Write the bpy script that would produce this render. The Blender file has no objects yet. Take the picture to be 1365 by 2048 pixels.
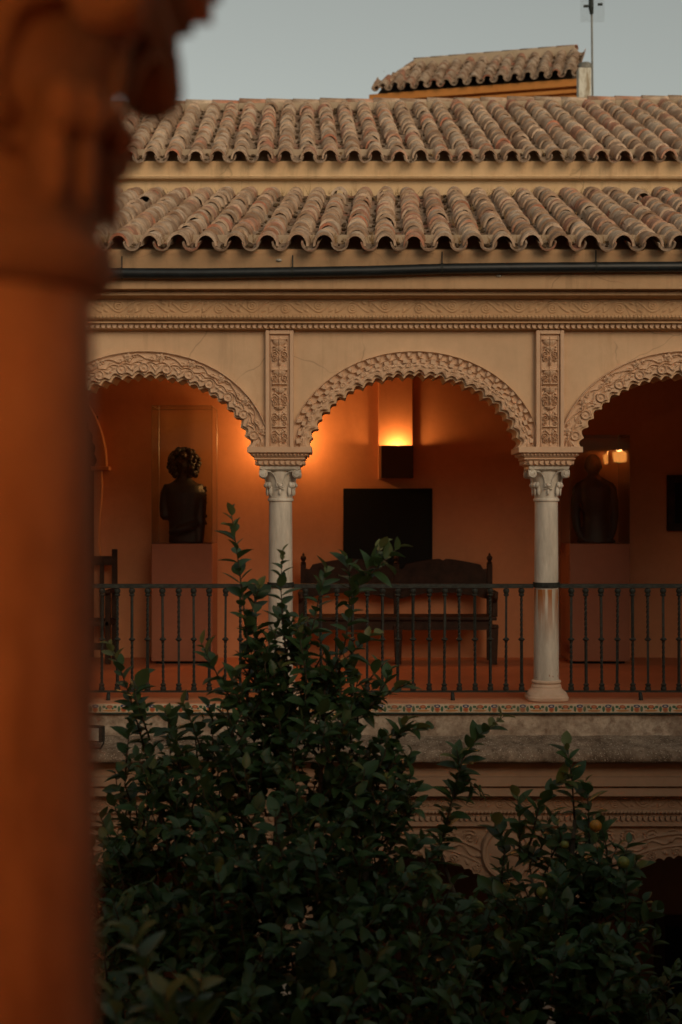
import bpy, math, random
import numpy as np
from mathutils import Vector, Matrix, Euler, noise

random.seed(7)
rng = np.random.default_rng(7)
C = bpy.context.scene.collection
SC = bpy.context.scene
PI = math.pi

# ------------------------------------------------------------------ camera
EYE = 6.93                    # eye height above the courtyard
FPX = 50 / 24 * 1365          # focal length in photo pixels
def X(px, D): return (px - 682.5) * D / FPX
def Z(py, D): return EYE + (1024 - py) * D / FPX
cam_d = bpy.data.cameras.new('camera')
cam_d.lens = 50; cam_d.sensor_width = 24; cam_d.sensor_fit = 'HORIZONTAL'
cam_d.clip_start = .05; cam_d.clip_end = 500
cam_d.dof.use_dof = True; cam_d.dof.focus_distance = 11.2; cam_d.dof.aperture_fstop = 1.9
cam = bpy.data.objects.new('camera', cam_d); C.objects.link(cam)
cam.location = (0, 0, EYE); cam.rotation_euler = (PI / 2, 0, 0)
SC.camera = cam
# ------------------------------------------------------------------ sky, sun, exposure
SUN_EL, SUN_AZ = math.radians(23), math.radians(24)     # azimuth: turned to the right of straight behind the camera
W_ = bpy.data.worlds.new('World'); SC.world = W_; W_.use_nodes = True
wn = W_.node_tree.nodes; wl = W_.node_tree.links; wn.clear()
sky = wn.new('ShaderNodeTexSky'); sky.sky_type = 'NISHITA'; sky.sun_disc = False
sky.sun_elevation = SUN_EL; sky.sun_rotation = PI - SUN_AZ
sky.air_density = 1.0; sky.dust_density = 1.0; sky.ozone_density = 1.0
hsv = wn.new('ShaderNodeHueSaturation'); hsv.inputs['Saturation'].default_value = .22
tint = wn.new('ShaderNodeMix'); tint.data_type = 'RGBA'; tint.blend_type = 'MULTIPLY'
tint.inputs[0].default_value = 1; tint.inputs[7].default_value = (.985, 1, .87, 1)
bg = wn.new('ShaderNodeBackground'); bg.inputs[1].default_value = .088
wo = wn.new('ShaderNodeOutputWorld')
wl.new(sky.outputs[0], hsv.inputs['Color']); wl.new(hsv.outputs[0], tint.inputs[6])
wl.new(tint.outputs[2], bg.inputs[0]); wl.new(bg.outputs[0], wo.inputs[0])
sun_d = bpy.data.lights.new('sun', 'SUN'); sun_d.energy = .95; sun_d.angle = math.radians(28); sun_d.color = (1, .66, .38)
sun = bpy.data.objects.new('sun', sun_d); C.objects.link(sun)
sdir = Vector((math.sin(SUN_AZ) * math.cos(SUN_EL), -math.cos(SUN_AZ) * math.cos(SUN_EL), math.sin(SUN_EL)))
sun.rotation_euler = sdir.to_track_quat('Z', 'Y').to_euler(); sun.location = (5, -5, 30)
SC.view_settings.view_transform = 'Standard'; SC.view_settings.look = 'None'
SC.view_settings.exposure = 0; SC.view_settings.gamma = 1
SC.render.engine = 'CYCLES'
SC.cycles.use_denoising = True
SC.cycles.max_bounces = 8; SC.cycles.transparent_max_bounces = 16
SC.cycles.sample_clamp_indirect = 4

# ------------------------------------------------------------------ mesh helpers
class MB:
    def __init__(s): s.v = []; s.f = []
    def add(s, v, f):
        o = len(s.v); s.v += [tuple(p) for p in v]; s.f += [tuple(i + o for i in q) for q in f]; return s
    def box(s, x0, x1, y0, y1, z0, z1):
        return s.add([(x0, y0, z0), (x1, y0, z0), (x1, y1, z0), (x0, y1, z0), (x0, y0, z1), (x1, y0, z1), (x1, y1, z1), (x0, y1, z1)],
                     [(0, 3, 2, 1), (4, 5, 6, 7), (0, 1, 5, 4), (1, 2, 6, 5), (2, 3, 7, 6), (3, 0, 4, 7)])
    def frustum(s, cx, cy, z0, z1, a0, b0, a1, b1):
        v = [(cx + i * a, cy + j * b, z) for z, a, b in ((z0, a0, b0), (z1, a1, b1)) for i, j in ((-1, -1), (1, -1), (1, 1), (-1, 1))]
        return s.add(v, [(0, 3, 2, 1), (4, 5, 6, 7), (0, 1, 5, 4), (1, 2, 6, 5), (2, 3, 7, 6), (3, 0, 4, 7)])
    def prism(s, prof, x0, x1):            # closed (y,z) outline, run along x
        n = len(prof)
        v = [(x0, y, z) for y, z in prof] + [(x1, y, z) for y, z in prof]
        f = [(i, (i + 1) % n, n + (i + 1) % n, n + i) for i in range(n)]
        return s.add(v, f + [tuple(range(n - 1, -1, -1)), tuple(range(n, 2 * n))])
    def prismy(s, prof, y0, y1):           # closed (x,z) outline, run along y
        n = len(prof)
        v = [(x, y0, z) for x, z in prof] + [(x, y1, z) for x, z in prof]
        f = [(i, (i + 1) % n, n + (i + 1) % n, n + i) for i in range(n)]
        return s.add(v, f + [tuple(range(n - 1, -1, -1)), tuple(range(n, 2 * n))])
    def lathe(s, prof, n=24, cx=0, cy=0, sx=1, sy=1):
        m = len(prof); v = []
        for r, z in prof:
            for k in range(n):
                a = 2 * PI * k / n; v.append((cx + sx * r * math.cos(a), cy + sy * r * math.sin(a), z))
        f = [(j * n + k, j * n + (k + 1) % n, (j + 1) * n + (k + 1) % n, (j + 1) * n + k) for j in range(m - 1) for k in range(n)]
        f += [tuple(range(n - 1, -1, -1)), tuple(range((m - 1) * n, m * n))]
        return s.add(v, f)
    def tube(s, pts, r, n=6, cap=True):
        pts = [Vector(p) for p in pts]; m = len(pts)
        rs = [r] * m if not hasattr(r, '__len__') else r
        v = []; up = None
        for i, p in enumerate(pts):
            t = (pts[min(i + 1, m - 1)] - pts[max(i - 1, 0)]).normalized()
            if up is None:
                up = t.cross(Vector((0, 1, 0)))
                if up.length < .2: up = t.cross(Vector((1, 0, 0)))
            up = (up - t * up.dot(t)).normalized(); w = t.cross(up)
            for k in range(n):
                a = 2 * PI * k / n; v.append(p + (up * math.cos(a) + w * math.sin(a)) * rs[i])
        f = [(j * n + k, j * n + (k + 1) % n, (j + 1) * n + (k + 1) % n, (j + 1) * n + k) for j in range(m - 1) for k in range(n)]
        if cap: f += [tuple(range(n - 1, -1, -1)), tuple(range((m - 1) * n, m * n))]
        return s.add(v, f)
    def ell(s, c, r, nu=12, nv=8):
        v = []; f = []
        for j in range(nv + 1):
            ph = PI * j / nv
            for k in range(nu):
                a = 2 * PI * k / nu
                v.append((c[0] + r[0] * math.sin(ph) * math.cos(a), c[1] + r[1] * math.sin(ph) * math.sin(a), c[2] - r[2] * math.cos(ph)))
        f = [(j * nu + k, j * nu + (k + 1) % nu, (j + 1) * nu + (k + 1) % nu, (j + 1) * nu + k) for j in range(nv) for k in range(nu)]
        return s.add(v, f)
    def grid(s, P):                          # P: (n, m, 3) array
        n, m, _ = P.shape
        f = [(i * m + j, (i + 1) * m + j, (i + 1) * m + j + 1, i * m + j + 1) for i in range(n - 1) for j in range(m - 1)]
        return s.add(P.reshape(-1, 3).tolist(), f)
    def data(s, name, mat, smooth=False):
        me = bpy.data.meshes.new(name); me.from_pydata(s.v, [], s.f); me.update()
        if mat: me.materials.append(mat)
        if smooth: me.shade_smooth()
        return me
    def build(s, name, mat, parent=None, smooth=False, loc=None, bevel=0, auto=False):
        o = bpy.data.objects.new(name, s.data(name, mat, smooth)); C.objects.link(o)
        if parent: o.parent = parent
        if loc is not None: o.location = loc
        if auto: o.data.set_sharp_from_angle(angle=math.radians(35))
        if bevel:
            b = o.modifiers.new('bevel', 'BEVEL'); b.width = bevel; b.segments = 2; b.limit_method = 'ANGLE'
        return o
def tag(o, label=None, cat=None, group=None, kind=None):
    for k, v in (('label', label), ('category', cat), ('group', group), ('kind', kind)):
        if v: o[k] = v
    return o
def thing(name, label, cat, loc=(0, 0, 0), rz=0, group=None):
    o = bpy.data.objects.new(name, None); C.objects.link(o); o.empty_display_size = .1
    o.location = loc; o.rotation_euler = (0, 0, rz); return tag(o, label, cat, group, 'thing')
def inst(name, me, parent, loc, rot=(0, 0, 0), scale=(1, 1, 1)):
    o = bpy.data.objects.new(name, me); C.objects.link(o); o.parent = parent
    o.location = loc; o.rotation_euler = rot; o.scale = scale; return o
def copy_tree(o, parent=None):
    c = o.copy(); C.objects.link(c); c.parent = parent
    for ch in o.children: copy_tree(ch, c)
    return c

# ------------------------------------------------------------------ materials
class NT:
    def __init__(s, name):
        s.m = bpy.data.materials.new(name); s.m.use_nodes = True
        s.n = s.m.node_tree.nodes; s.l = s.m.node_tree.links
        s.b = s.n['Principled BSDF']; s.out = s.n['Material Output']
    def node(s, t, **k):
        o = s.n.new(t)
        for a, b in k.items(): setattr(o, a, b)
        return o
    def link(s, a, b): s.l.new(a, b)
    def val(s, sock, v):
        if hasattr(v, 'links') or hasattr(v, 'is_linked'): s.link(v, sock)
        else: sock.default_value = v
    def pos(s, scale=(1, 1, 1), obj=False):
        if obj: p = s.node('ShaderNodeTexCoord').outputs['Object']
        else: p = s.node('ShaderNodeNewGeometry').outputs['Position']
        mp = s.node('ShaderNodeMapping'); mp.inputs['Scale'].default_value = scale; s.link(p, mp.inputs[0]); return mp.outputs[0]
    def noise(s, vec, scale, detail=5, rough=.6):
        n = s.node('ShaderNodeTexNoise'); n.inputs['Scale'].default_value = scale; n.inputs['Detail'].default_value = detail
        n.inputs['Roughness'].default_value = rough; s.link(vec, n.inputs['Vector']); return n.outputs[0]
    def ramp(s, fac, stops, mode='LINEAR'):
        r = s.node('ShaderNodeValToRGB'); r.color_ramp.interpolation = mode; e = r.color_ramp.elements
        while len(e) < len(stops): e.new(.5)
        for q, (p, c) in zip(e, stops):
            q.position = p; q.color = (*c, 1) if hasattr(c, '__len__') else (c, c, c, 1)
        s.link(fac, r.inputs[0]); return r.outputs[0]
    def mix(s, fac, a, b, mode='MIX'):
        m = s.node('ShaderNodeMix', data_type='RGBA', blend_type=mode)
        for sock, v in ((m.inputs[0], fac), (m.inputs[6], a), (m.inputs[7], b)):
            if isinstance(v, bpy.types.NodeSocket): s.link(v, sock)
            else: sock.default_value = (*v, 1) if hasattr(v, '__len__') else v
        return m.outputs[2]
    def math(s, op, a, b=0.0, c=None):
        m = s.node('ShaderNodeMath', operation=op)
        for i, v in enumerate((a, b) if c is None else (a, b, c)):
            if isinstance(v, bpy.types.NodeSocket): s.link(v, m.inputs[i])
            else: m.inputs[i].default_value = v
        return m.outputs[0]
    def bump(s, h, strength=.3, dist=.01):
        b = s.node('ShaderNodeBump'); b.inputs['Strength'].default_value = strength; b.inputs['Distance'].default_value = dist
        s.link(h, b.inputs['Height']); s.link(b.outputs[0], s.b.inputs['Normal'])
    def done(s, col, rough=.8, spec=.3, metal=0):
        if isinstance(col, bpy.types.NodeSocket): s.link(col, s.b.inputs['Base Color'])
        else: s.b.inputs['Base Color'].default_value = (*col, 1)
        if isinstance(rough, bpy.types.NodeSocket): s.link(rough, s.b.inputs['Roughness'])
        else: s.b.inputs['Roughness'].default_value = rough
        s.b.inputs['Specular IOR Level'].default_value = spec; s.b.inputs['Metallic'].default_value = metal
        return s.m

def stucco(name, c1, c2, c3=None, bump=.25, rough=.9, streak=.0, grain=60, stain_lo=.56, stain_hi=.78, drip=0):
    t = NT(name); p = t.pos()
    n1 = t.noise(p, 1.6, 6); n2 = t.noise(p, 11, 5, .65); n3 = t.noise(p, grain, 4, .7)
    col = t.mix(t.ramp(n1, [(.32, 0), (.7, 1)]), c1, c2)
    col = t.mix(t.math('MULTIPLY', t.ramp(n2, [(.3, 0), (.8, 1)]), .35), col, tuple(x * .72 for x in c1))
    if c3:
        st = t.noise(t.pos((2.2, 2.2, .55)), 2.1, 7, .7)
        col = t.mix(t.ramp(st, [(stain_lo, 0), (stain_hi, streak)]), col, c3)
    if drip:
        dr = t.noise(t.pos((7, 7, .35)), 1.4, 6, .65); br = t.noise(p, .9, 3)
        col = t.mix(t.math('MULTIPLY', t.ramp(dr, [(.50, 0), (.72, drip)]), t.ramp(br, [(.4, .25), (.6, 1)])), col, tuple(x * .5 for x in c1))
        vo = t.node('ShaderNodeTexVoronoi', feature='DISTANCE_TO_EDGE'); vo.inputs['Scale'].default_value = 1.1
        wob = t.node('ShaderNodeMixRGB'); wob.inputs[0].default_value = .12; t.link(p, wob.inputs[1])
        nn = t.node('ShaderNodeTexNoise'); nn.inputs['Scale'].default_value = 4; t.link(p, nn.inputs['Vector']); t.link(nn.outputs['Color'], wob.inputs[2]); t.link(wob.outputs[0], vo.inputs['Vector'])
        crk = t.math('MULTIPLY', t.ramp(vo.outputs['Distance'], [(.0, 1), (.006, 0)]), t.ramp(br, [(.50, 0), (.58, .6)]))
        col = t.mix(crk, col, tuple(x * .45 for x in c1))
    t.bump(t.math('ADD', t.math('MULTIPLY', n2, .6), t.math('MULTIPLY', n3, .4)), bump, .012)
    return t.done(col, rough, .2)

M = {}
M['facade'] = stucco('ochre_stucco', (.59, .41, .26), (.67, .475, .305), (.44, .27, .15), bump=.16, streak=.6, drip=.4)
M['cornice'] = stucco('cornice_stucco', (.50, .32, .18), (.57, .375, .215), (.34, .19, .10), bump=.2, streak=.7, drip=.6)
M['carve'] = stucco('carved_plaster', (.60, .41, .275), (.66, .465, .32), (.46, .28, .18), bump=.18, streak=.5, grain=120)
M['upper'] = stucco('upper_wall_stucco', (.66, .45, .25), (.72, .51, .30), (.40, .23, .12), bump=.2, streak=.8, drip=.7)
M['orange'] = stucco('terracotta_wall_paint', (.48, .215, .105), (.55, .255, .13), (.41, .175, .085), bump=.10, streak=.6, rough=.75)
M['shade_dark_wall'] = stucco('shade_darkened_wall_paint', (.20, .095, .055), (.25, .12, .07), (.14, .07, .045), bump=.15, streak=.7)  # wall paint darkened to carry the shade under the lower arcade
M['turret'] = stucco('orange_turret_wall', (.50, .19, .045), (.56, .23, .06), (.25, .10, .04), bump=.2, streak=.8)
M['floor'] = stucco('terracotta_floor', (.36, .12, .055), (.44, .16, .075), (.24, .09, .05), bump=.05, streak=.7, rough=.5)  # darker than the ledge: shade behind the balusters is in the colour
M['ledge_top'] = stucco('terracotta_ledge', (.50, .24, .14), (.58, .30, .18), (.36, .17, .11), bump=.1, streak=.7, rough=.6)
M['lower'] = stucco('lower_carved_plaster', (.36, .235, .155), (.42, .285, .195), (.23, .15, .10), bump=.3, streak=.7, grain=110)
M['pedestal'] = stucco('brown_pedestal_paint', (.25, .10, .058), (.28, .115, .066), bump=.04, rough=.6)
M['courtyard'] = stucco('courtyard_paving', (.26, .20, .15), (.33, .26, .2), (.18, .14, .1), bump=.2, streak=.6)
M['jamb'] = stucco('cream_stone', (.55, .44, .28), (.62, .5, .33), (.4, .3, .2), bump=.2, streak=.5)
M['postwhite'] = stucco('whitewashed_post', (.66, .62, .52), (.72, .68, .58), (.30, .22, .13), bump=.2, streak=.9, stain_lo=.5, stain_hi=.62)

def weathered():
    t = NT('weathered_stone'); p = t.pos()
    n1 = t.noise(p, 2.3, 7, .7); n2 = t.noise(p, 14, 6, .75); n3 = t.noise(p, 75, 3, .6)
    col = t.mix(t.ramp(n1, [(.36, 0), (.62, 1)]), (.13, .095, .068), (.34, .275, .21))
    col = t.mix(t.ramp(n2, [(.45, 0), (.68, .85)]), col, (.085, .058, .04))
    col = t.mix(t.ramp(n3, [(.60, 0), (.68, .9)]), col, (.62, .56, .46))
    t.bump(t.math('ADD', n2, t.math('MULTIPLY', n3, .3)), .55, .02); return t.done(col, .95, .15)
M['stone'] = weathered()
def parapet():
    t = NT('stained_render'); p = t.pos()
    n1 = t.noise(p, 1.9, 7, .7); n2 = t.noise(p, 9, 6, .75)
    col = t.mix(t.ramp(n1, [(.35, 0), (.6, 1)]), (.22, .165, .12), (.58, .50, .40))
    col = t.mix(t.ramp(n2, [(.42, 0), (.68, .9)]), col, (.17, .11, .075))
    t.bump(n2, .35, .012); return t.done(col, .92, .2)
M['parapet'] = parapet()
def tile_mat(name, dark=1.0, red=0.0):
    t = NT(name)
    oi = t.node('ShaderNodeObjectInfo').outputs['Random']; gi = t.node('ShaderNodeNewGeometry').outputs['Random Per Island']
    r = t.math('FRACT', t.math('ADD', oi, gi))
    p = t.pos()
    n1 = t.noise(p, 7, 6, .7); n2 = t.noise(p, 38, 5, .7); n3 = t.noise(p, 3, 4)
    cs = [(0, (.36, .235, .155)), (.16, (.47, .335, .23)), (.34, (.29, .18, .115)), (.50, (.53, .39, .28)), (.64, (.40, .26, .17)),
          (.78 - red, (.43, .20, .125)), (.89 - red, (.50, .35, .245)), (.945, (.45, .17, .10))]
    base = t.ramp(r, [(a, tuple(c * dark for c in col)) for a, col in cs], 'CONSTANT')
    col = t.mix(t.ramp(n1, [(.40, 0), (.62, .85)]), base, tuple(c * dark for c in (.19, .12, .075)))
    col = t.mix(t.ramp(n3, [(.45, 0), (.66, .7)]), col, tuple(c * dark for c in (.50, .385, .28)))
    col = t.mix(t.ramp(n2, [(.55, 0), (.72, .75)]), col, tuple(c * dark for c in (.16, .105, .065)))
    t.bump(t.math('ADD', n1, n2), .5, .012); return t.done(col, .93, .2)
M['tile'] = tile_mat('weathered_roof_tile', 1.34)
M['pan'] = tile_mat('shade_darkened_channel_tile', .85)  # channel tiles darkened, shadow between the rows put into the colour
M['tile_far'] = tile_mat('rust_red_roof_tile', .95, .2)
def marble(name, rust):
    t = NT(name); p = t.pos((6, 6, 1.1), obj=True)
    n1 = t.noise(p, 1.6, 8, .65); n2 = t.noise(p, 6, 5, .6)
    col = t.mix(t.ramp(n1, [(.38, 0), (.62, 1)]), (.44, .41, .355), (.66, .62, .54))
    col = t.mix(t.ramp(n2, [(.5, 0), (.75, .45)]), col, (.40, .345, .27))
    if rust:
        s = t.node('ShaderNodeSeparateXYZ'); t.link(t.node('ShaderNodeTexCoord').outputs['Object'], s.inputs[0])
        h = t.math('SUBTRACT', 1.02, s.outputs[2])                       # metres below the iron band
        fade = t.math('MULTIPLY', t.ramp(h, [(0, 1), (.05, 1), (.20, .6), (.5, 0)]), t.math('GREATER_THAN', h, 0))
        st = t.noise(t.pos((26, 26, 1.3), obj=True), 1.0, 3, .5)
        col = t.mix(t.math('MULTIPLY', fade, t.ramp(st, [(.40, 0), (.52, 1)])), col, (.36, .13, .035))
        sp = t.noise(t.pos((1, 1, .6), obj=True), 42, 2, .5)
        low = t.ramp(s.outputs[2], [(.17, 0), (.2, 1), (.27, 1), (.31, 0)])
        col = t.mix(t.math('MULTIPLY', low, t.ramp(sp, [(.66, 0), (.70, .8)])), col, (.30, .12, .05))
    t.bump(n2, .12, .006); return t.done(col, .55, .35)
M['marble'] = marble('veined_marble', False); M['marble_rust'] = marble('rust_streaked_marble', True)
M['ochre_column'] = stucco('ochre_painted_column', (.44, .225, .115), (.68, .40, .225), (.27, .13, .07), bump=.3, streak=.9, rough=.8, stain_lo=.46, stain_hi=.62, drip=.8)
M['brown_stone'] = stucco('browned_stone', (.30, .17, .10), (.36, .21, .125), (.19, .11, .065), bump=.3, streak=.8)
M['basestone'] = stucco('pink_limestone', (.58, .42, .30), (.66, .5, .38), (.44, .29, .19), bump=.3, streak=.6)
def plain(name, col, rough=.6, spec=.4, metal=0, nz=.0, scale=20):
    t = NT(name)
    if nz:
        n = t.noise(t.pos(obj=True), scale, 5, .65)
        c = t.mix(t.ramp(n, [(.35, 0), (.7, 1)]), tuple(x * (1 - nz) for x in col), tuple(min(1, x * (1 + nz)) for x in col))
        t.bump(n, .25, .004); return t.done(c, rough, spec, metal)
    return t.done(col, rough, spec, metal)
M['iron'] = plain('painted_iron', (.027, .031, .027), .65, .28, 0, .5, 30)
M['pipe'] = plain('black_pipe', (.012, .016, .018), .42, .4, 0, .3, 12)
M['wood'] = plain('dark_walnut', (.030, .014, .008), .6, .2, 0, .5, 9)
M['black'] = plain('dark_canvas', (.006, .007, .007), .7, .15)
M['bronze'] = plain('black_bronze', (.007, .008, .0085), .5, .35, 0, .4, 14)
M['lampbox'] = plain('dark_lamp_box', (.05, .026, .018), .6, .3)
M['grey'] = plain('grey_metal', (.20, .19, .16), .6, .4, 0, .3)
M['pale'] = plain('pale_clip', (.5, .47, .4), .7, .3, 0, .2)
M['mortar'] = stucco('mortar', (.40, .30, .20), (.48, .37, .26), (.22, .15, .09), bump=.6, streak=.9, grain=90)
M['weed'] = plain('dry_grass', (.30, .19, .09), .9, .1, 0, .3)
M['debris'] = plain('dry_debris', (.11, .075, .045), .95, .1, 0, .4)
M['bark'] = plain('bark', (.07, .058, .04), .9, .2, 0, .4)
def leaf_mat(name, a, b, back, tr=.25):
    t = NT(name)
    oi = t.node('ShaderNodeObjectInfo').outputs['Random']; gi = t.node('ShaderNodeNewGeometry')
    r = t.math('FRACT', t.math('ADD', oi, gi.outputs['Random Per Island']))
    col = t.mix(r, a, b)
    col = t.mix(t.math('MULTIPLY', t.noise(t.pos(), 25, 3), .5), col, tuple(x * .6 for x in a))
    col = t.mix(t.math('MULTIPLY', gi.outputs['Backfacing'], .7), col, back)
    t.done(col, .42, .42)
    tl = t.node('ShaderNodeBsdfTranslucent'); tl.inputs[0].default_value = (*[min(1, x * 1.5) for x in b], 1)
    mx = t.node('ShaderNodeMixShader'); mx.inputs[0].default_value = tr
    t.link(t.b.outputs[0], mx.inputs[1]); t.link(tl.outputs[0], mx.inputs[2]); t.link(mx.outputs[0], t.out.inputs[0])
    return t.m
M['leaf'] = leaf_mat('citrus_leaf', (.026, .064, .024), (.064, .130, .042), (.085, .135, .055), .16)
M['young'] = leaf_mat('young_citrus_leaf', (.10, .135, .035), (.17, .19, .06), (.15, .17, .07), .2)
M['orange_fruit'] = plain('orange_rind', (.40, .19, .02), .45, .4, 0, .25, 60)
M['green_fruit'] = plain('green_rind', (.16, .19, .04), .45, .4, 0, .25, 60)
def glass():
    t = NT('case_glass'); t.n.remove(t.b)
    fr = t.node('ShaderNodeFresnel'); fr.inputs[0].default_value = 1.6
    tr = t.node('ShaderNodeBsdfTransparent'); tr.inputs[0].default_value = (.93, .94, .92, 1)
    gl = t.node('ShaderNodeBsdfGlossy'); gl.inputs['Roughness'].default_value = 0.0
    mx = t.node('ShaderNodeMixShader')
    t.link(fr.outputs[0], mx.inputs[0]); t.link(tr.outputs[0], mx.inputs[1]); t.link(gl.outputs[0], mx.inputs[2]); t.link(mx.outputs[0], t.out.inputs[0])
    return t.m
M['glass'] = glass()
M['glass_edge'] = plain('glass_edge', (.16, .10, .06), .3, .5)
def emit(name, col, st):
    t = NT(name); t.b.inputs['Emission Color'].default_value = (*col, 1); t.b.inputs['Emission Strength'].default_value = st
    return t.done(col, .5)
M['shade'] = emit('lit_lamp_shade', (1, .36, .07), 16)
M['bulb'] = emit('lit_bulb', (1, .55, .2), 6)
def glazed(name, ells):
    t = NT(name); s = t.node('ShaderNodeSeparateXYZ'); t.link(t.node('ShaderNodeTexCoord').outputs['Generated'], s.inputs[0])
    col = (.62, .52, .38)
    nz = t.noise(t.pos(), 60, 3)
    first = True
    for cx, cz, rx, rz, c in ells:
        dx = t.math('POWER', t.math('ABSOLUTE', t.math('DIVIDE', t.math('SUBTRACT', s.outputs[0], cx), rx)), 2)
        dz = t.math('POWER', t.math('ABSOLUTE', t.math('DIVIDE', t.math('SUBTRACT', s.outputs[2], cz), rz)), 2)
        k = t.math('LESS_THAN', t.math('ADD', t.math('ADD', dx, dz), t.math('MULTIPLY', t.math('SUBTRACT', nz, .5), .9)), 1)
        col = t.mix(k, col, c)
    col = t.mix(t.ramp(t.noise(t.pos(), 9, 5, .7), [(.45, 0), (.75, .7)]), col, (.26, .19, .13))
    return t.done(col, .35, .5)
GRN, BLU, RED, ORG = (.05, .14, .08), (.05, .075, .16), (.42, .10, .05), (.52, .24, .09)
M['tileA'] = glazed('glazed_tile_vase', [(.5, .36, .20, .34, ORG), (.5, .34, .13, .22, RED), (.5, .74, .24, .20, BLU), (.5, .73, .1, .09, (.5, .45, .36)), (.16, .42, .10, .34, GRN), (.84, .42, .10, .34, GRN)])
M['tileB'] = glazed('glazed_tile_scroll', [(.5, .22, .46, .13, ORG), (.5, .66, .22, .22, RED), (.5, .68, .09, .1, ORG), (.10, .66, .13, .16, GRN), (.90, .66, .13, .16, GRN), (.28, .48, .08, .12, GRN), (.72, .48, .08, .12, GRN)])
M['glaze_green'] = plain('green_glaze', (.035, .055, .045), .35, .5, 0, .3, 15)

# ------------------------------------------------------------------ key distances
F = 12.93                    # front face of the far arcade
T = .36                      # its thickness
DC = F + T / 2               # column axis
WB = 16.95                   # back wall of the far gallery
PITCH = 2.451
BAY = X(829.5, F)            # middle of the central bay
CURB = EYE - 1.732           # gallery ledge
XL, XR = BAY - 2.5 * PITCH, BAY + 2.5 * PITCH
def zz(py): return Z(py, F)

# ------------------------------------------------------------------ courtyard ground
g = MB().box(-60, 60, -40, 90, -.3, 0).build('ground', M['courtyard']); tag(g, kind='structure')

# ------------------------------------------------------------------ relief helpers
def smooth(a, b, x):
    t = np.clip((x - a) / (b - a), 0, 1); return t * t * (3 - 2 * t)
def ridge(d, w): return np.exp(-(d / w) ** 2)
def spiral(x, z, cx, cz, R, p, hand=1, ph=0):
    dx, dz = x - cx, z - cz; r = np.hypot(dx, dz); a = np.arctan2(dz, dx * hand)
    t = r / p - a / (2 * PI) + ph
    return (.5 + .5 * np.cos(2 * PI * t)) * (1 - smooth(R * .85, R, r))
def blob(x, z, cx, cz, rx, rz, ang=0):
    c, s = math.cos(ang), math.sin(ang); dx, dz = x - cx, z - cz
    u, v = (dx * c + dz * s) / rx, (-dx * s + dz * c) / rz
    return np.clip(1 - u * u - v * v, 0, 1)
def lump(x, z, sc, seed):        # cheap value noise
    r = np.random.default_rng(seed); out = 0
    for k in range(4):
        a = r.uniform(0, 2 * PI, 3); f = sc * (1 + .7 * k)
        out = out + np.sin(f * (x * math.cos(a[0]) + z * math.sin(a[0])) + a[1]) * np.sin(f * (x * math.sin(a[0]) - z * math.cos(a[0])) * 1.3 + a[2])
    return out / 4
def strip(name, mat, parent, x0, x1, z0, z1, y, hf, nx, nz, smooth_=True):
    xs = np.linspace(x0, x1, nx); zs = np.linspace(z0, z1, nz)
    A, B = np.meshgrid(xs, zs, indexing='ij')
    h = hf(A - x0, B - z0); h[0, :] = h[-1, :] = 0; h[:, 0] = h[:, -1] = 0
    P = np.stack([A, y - h, B], -1)
    return MB().grid(P).build(name, mat, parent, smooth=smooth_)
def scroll_frieze(H, per):
    def f(u, v):
        k = np.floor(u / per); w = u - k * per; flip = np.where(k % 2 == 0, 1, -1); vv = np.where(flip > 0, v, H - v)
        h = ridge(vv - (H * .5 + H * .32 * np.sin(2 * PI * w / per - PI / 2)), H * .055) * .012
        h += spiral(w, vv, per * .5, H * .42, H * .36, H * .17, 1) * .012
        h += blob(w, vv, per * .12, H * .74, H * .22, H * .1, .5) * .012 + blob(w, vv, per * .86, H * .74, H * .22, H * .1, -.5) * .012
        h += blob(w, vv, per * .02, H * .34, H * .12, H * .14) * .014
        return np.clip(h, 0, .017) + .0
    return f

# ------------------------------------------------------------------ upper arcade
arc = thing('upper_arcade', 'ochre plaster arcade wall with scalloped carved arches, above the iron balustrade', 'arcade')
SPR, TOPZ = zz(895), zz(661)
AC = zz(915); AI, BI = 212 / 220, 165 / 220; AO, BO = 254 / 220, 213 / 220
def arch_curves(n, kind):
    t0 = math.asin((SPR - AC) / BI)
    th = np.linspace(t0, PI - t0, n)
    px, pz = AI * np.cos(th), BI * np.sin(th)
    s = np.concatenate([[0], np.cumsum(np.hypot(np.diff(px), np.diff(pz)))]); L = s[-1]
    nx, nz = np.cos(th) / AI, np.sin(th) / BI; q = np.hypot(nx, nz); nx, nz = nx / q, nz / q
    per = L / round(L / (.205 if kind else .19)); w = (s % per) / per
    if kind: off = np.where(w < .54, .040 * np.sin(PI * np.clip(w / .54, 0, 1)) ** 1.15, .030 * np.sin(PI * np.clip((w - .54) / .46, 0, 1)) ** 1.15)
    else: off = np.where(w < .5, .036, .026) * np.abs(np.sin(2 * PI * w)) ** 1.1 + .016 * np.sin(PI * w)
    tho = np.linspace(math.asin((SPR - AC) / BO), PI - math.asin((SPR - AC) / BO), n)
    return s, L, px + nx * (off - .026), pz + nz * (off - .026), px + nx * off, pz + nz * off, AO * np.cos(tho), BO * np.sin(tho), per
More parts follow.
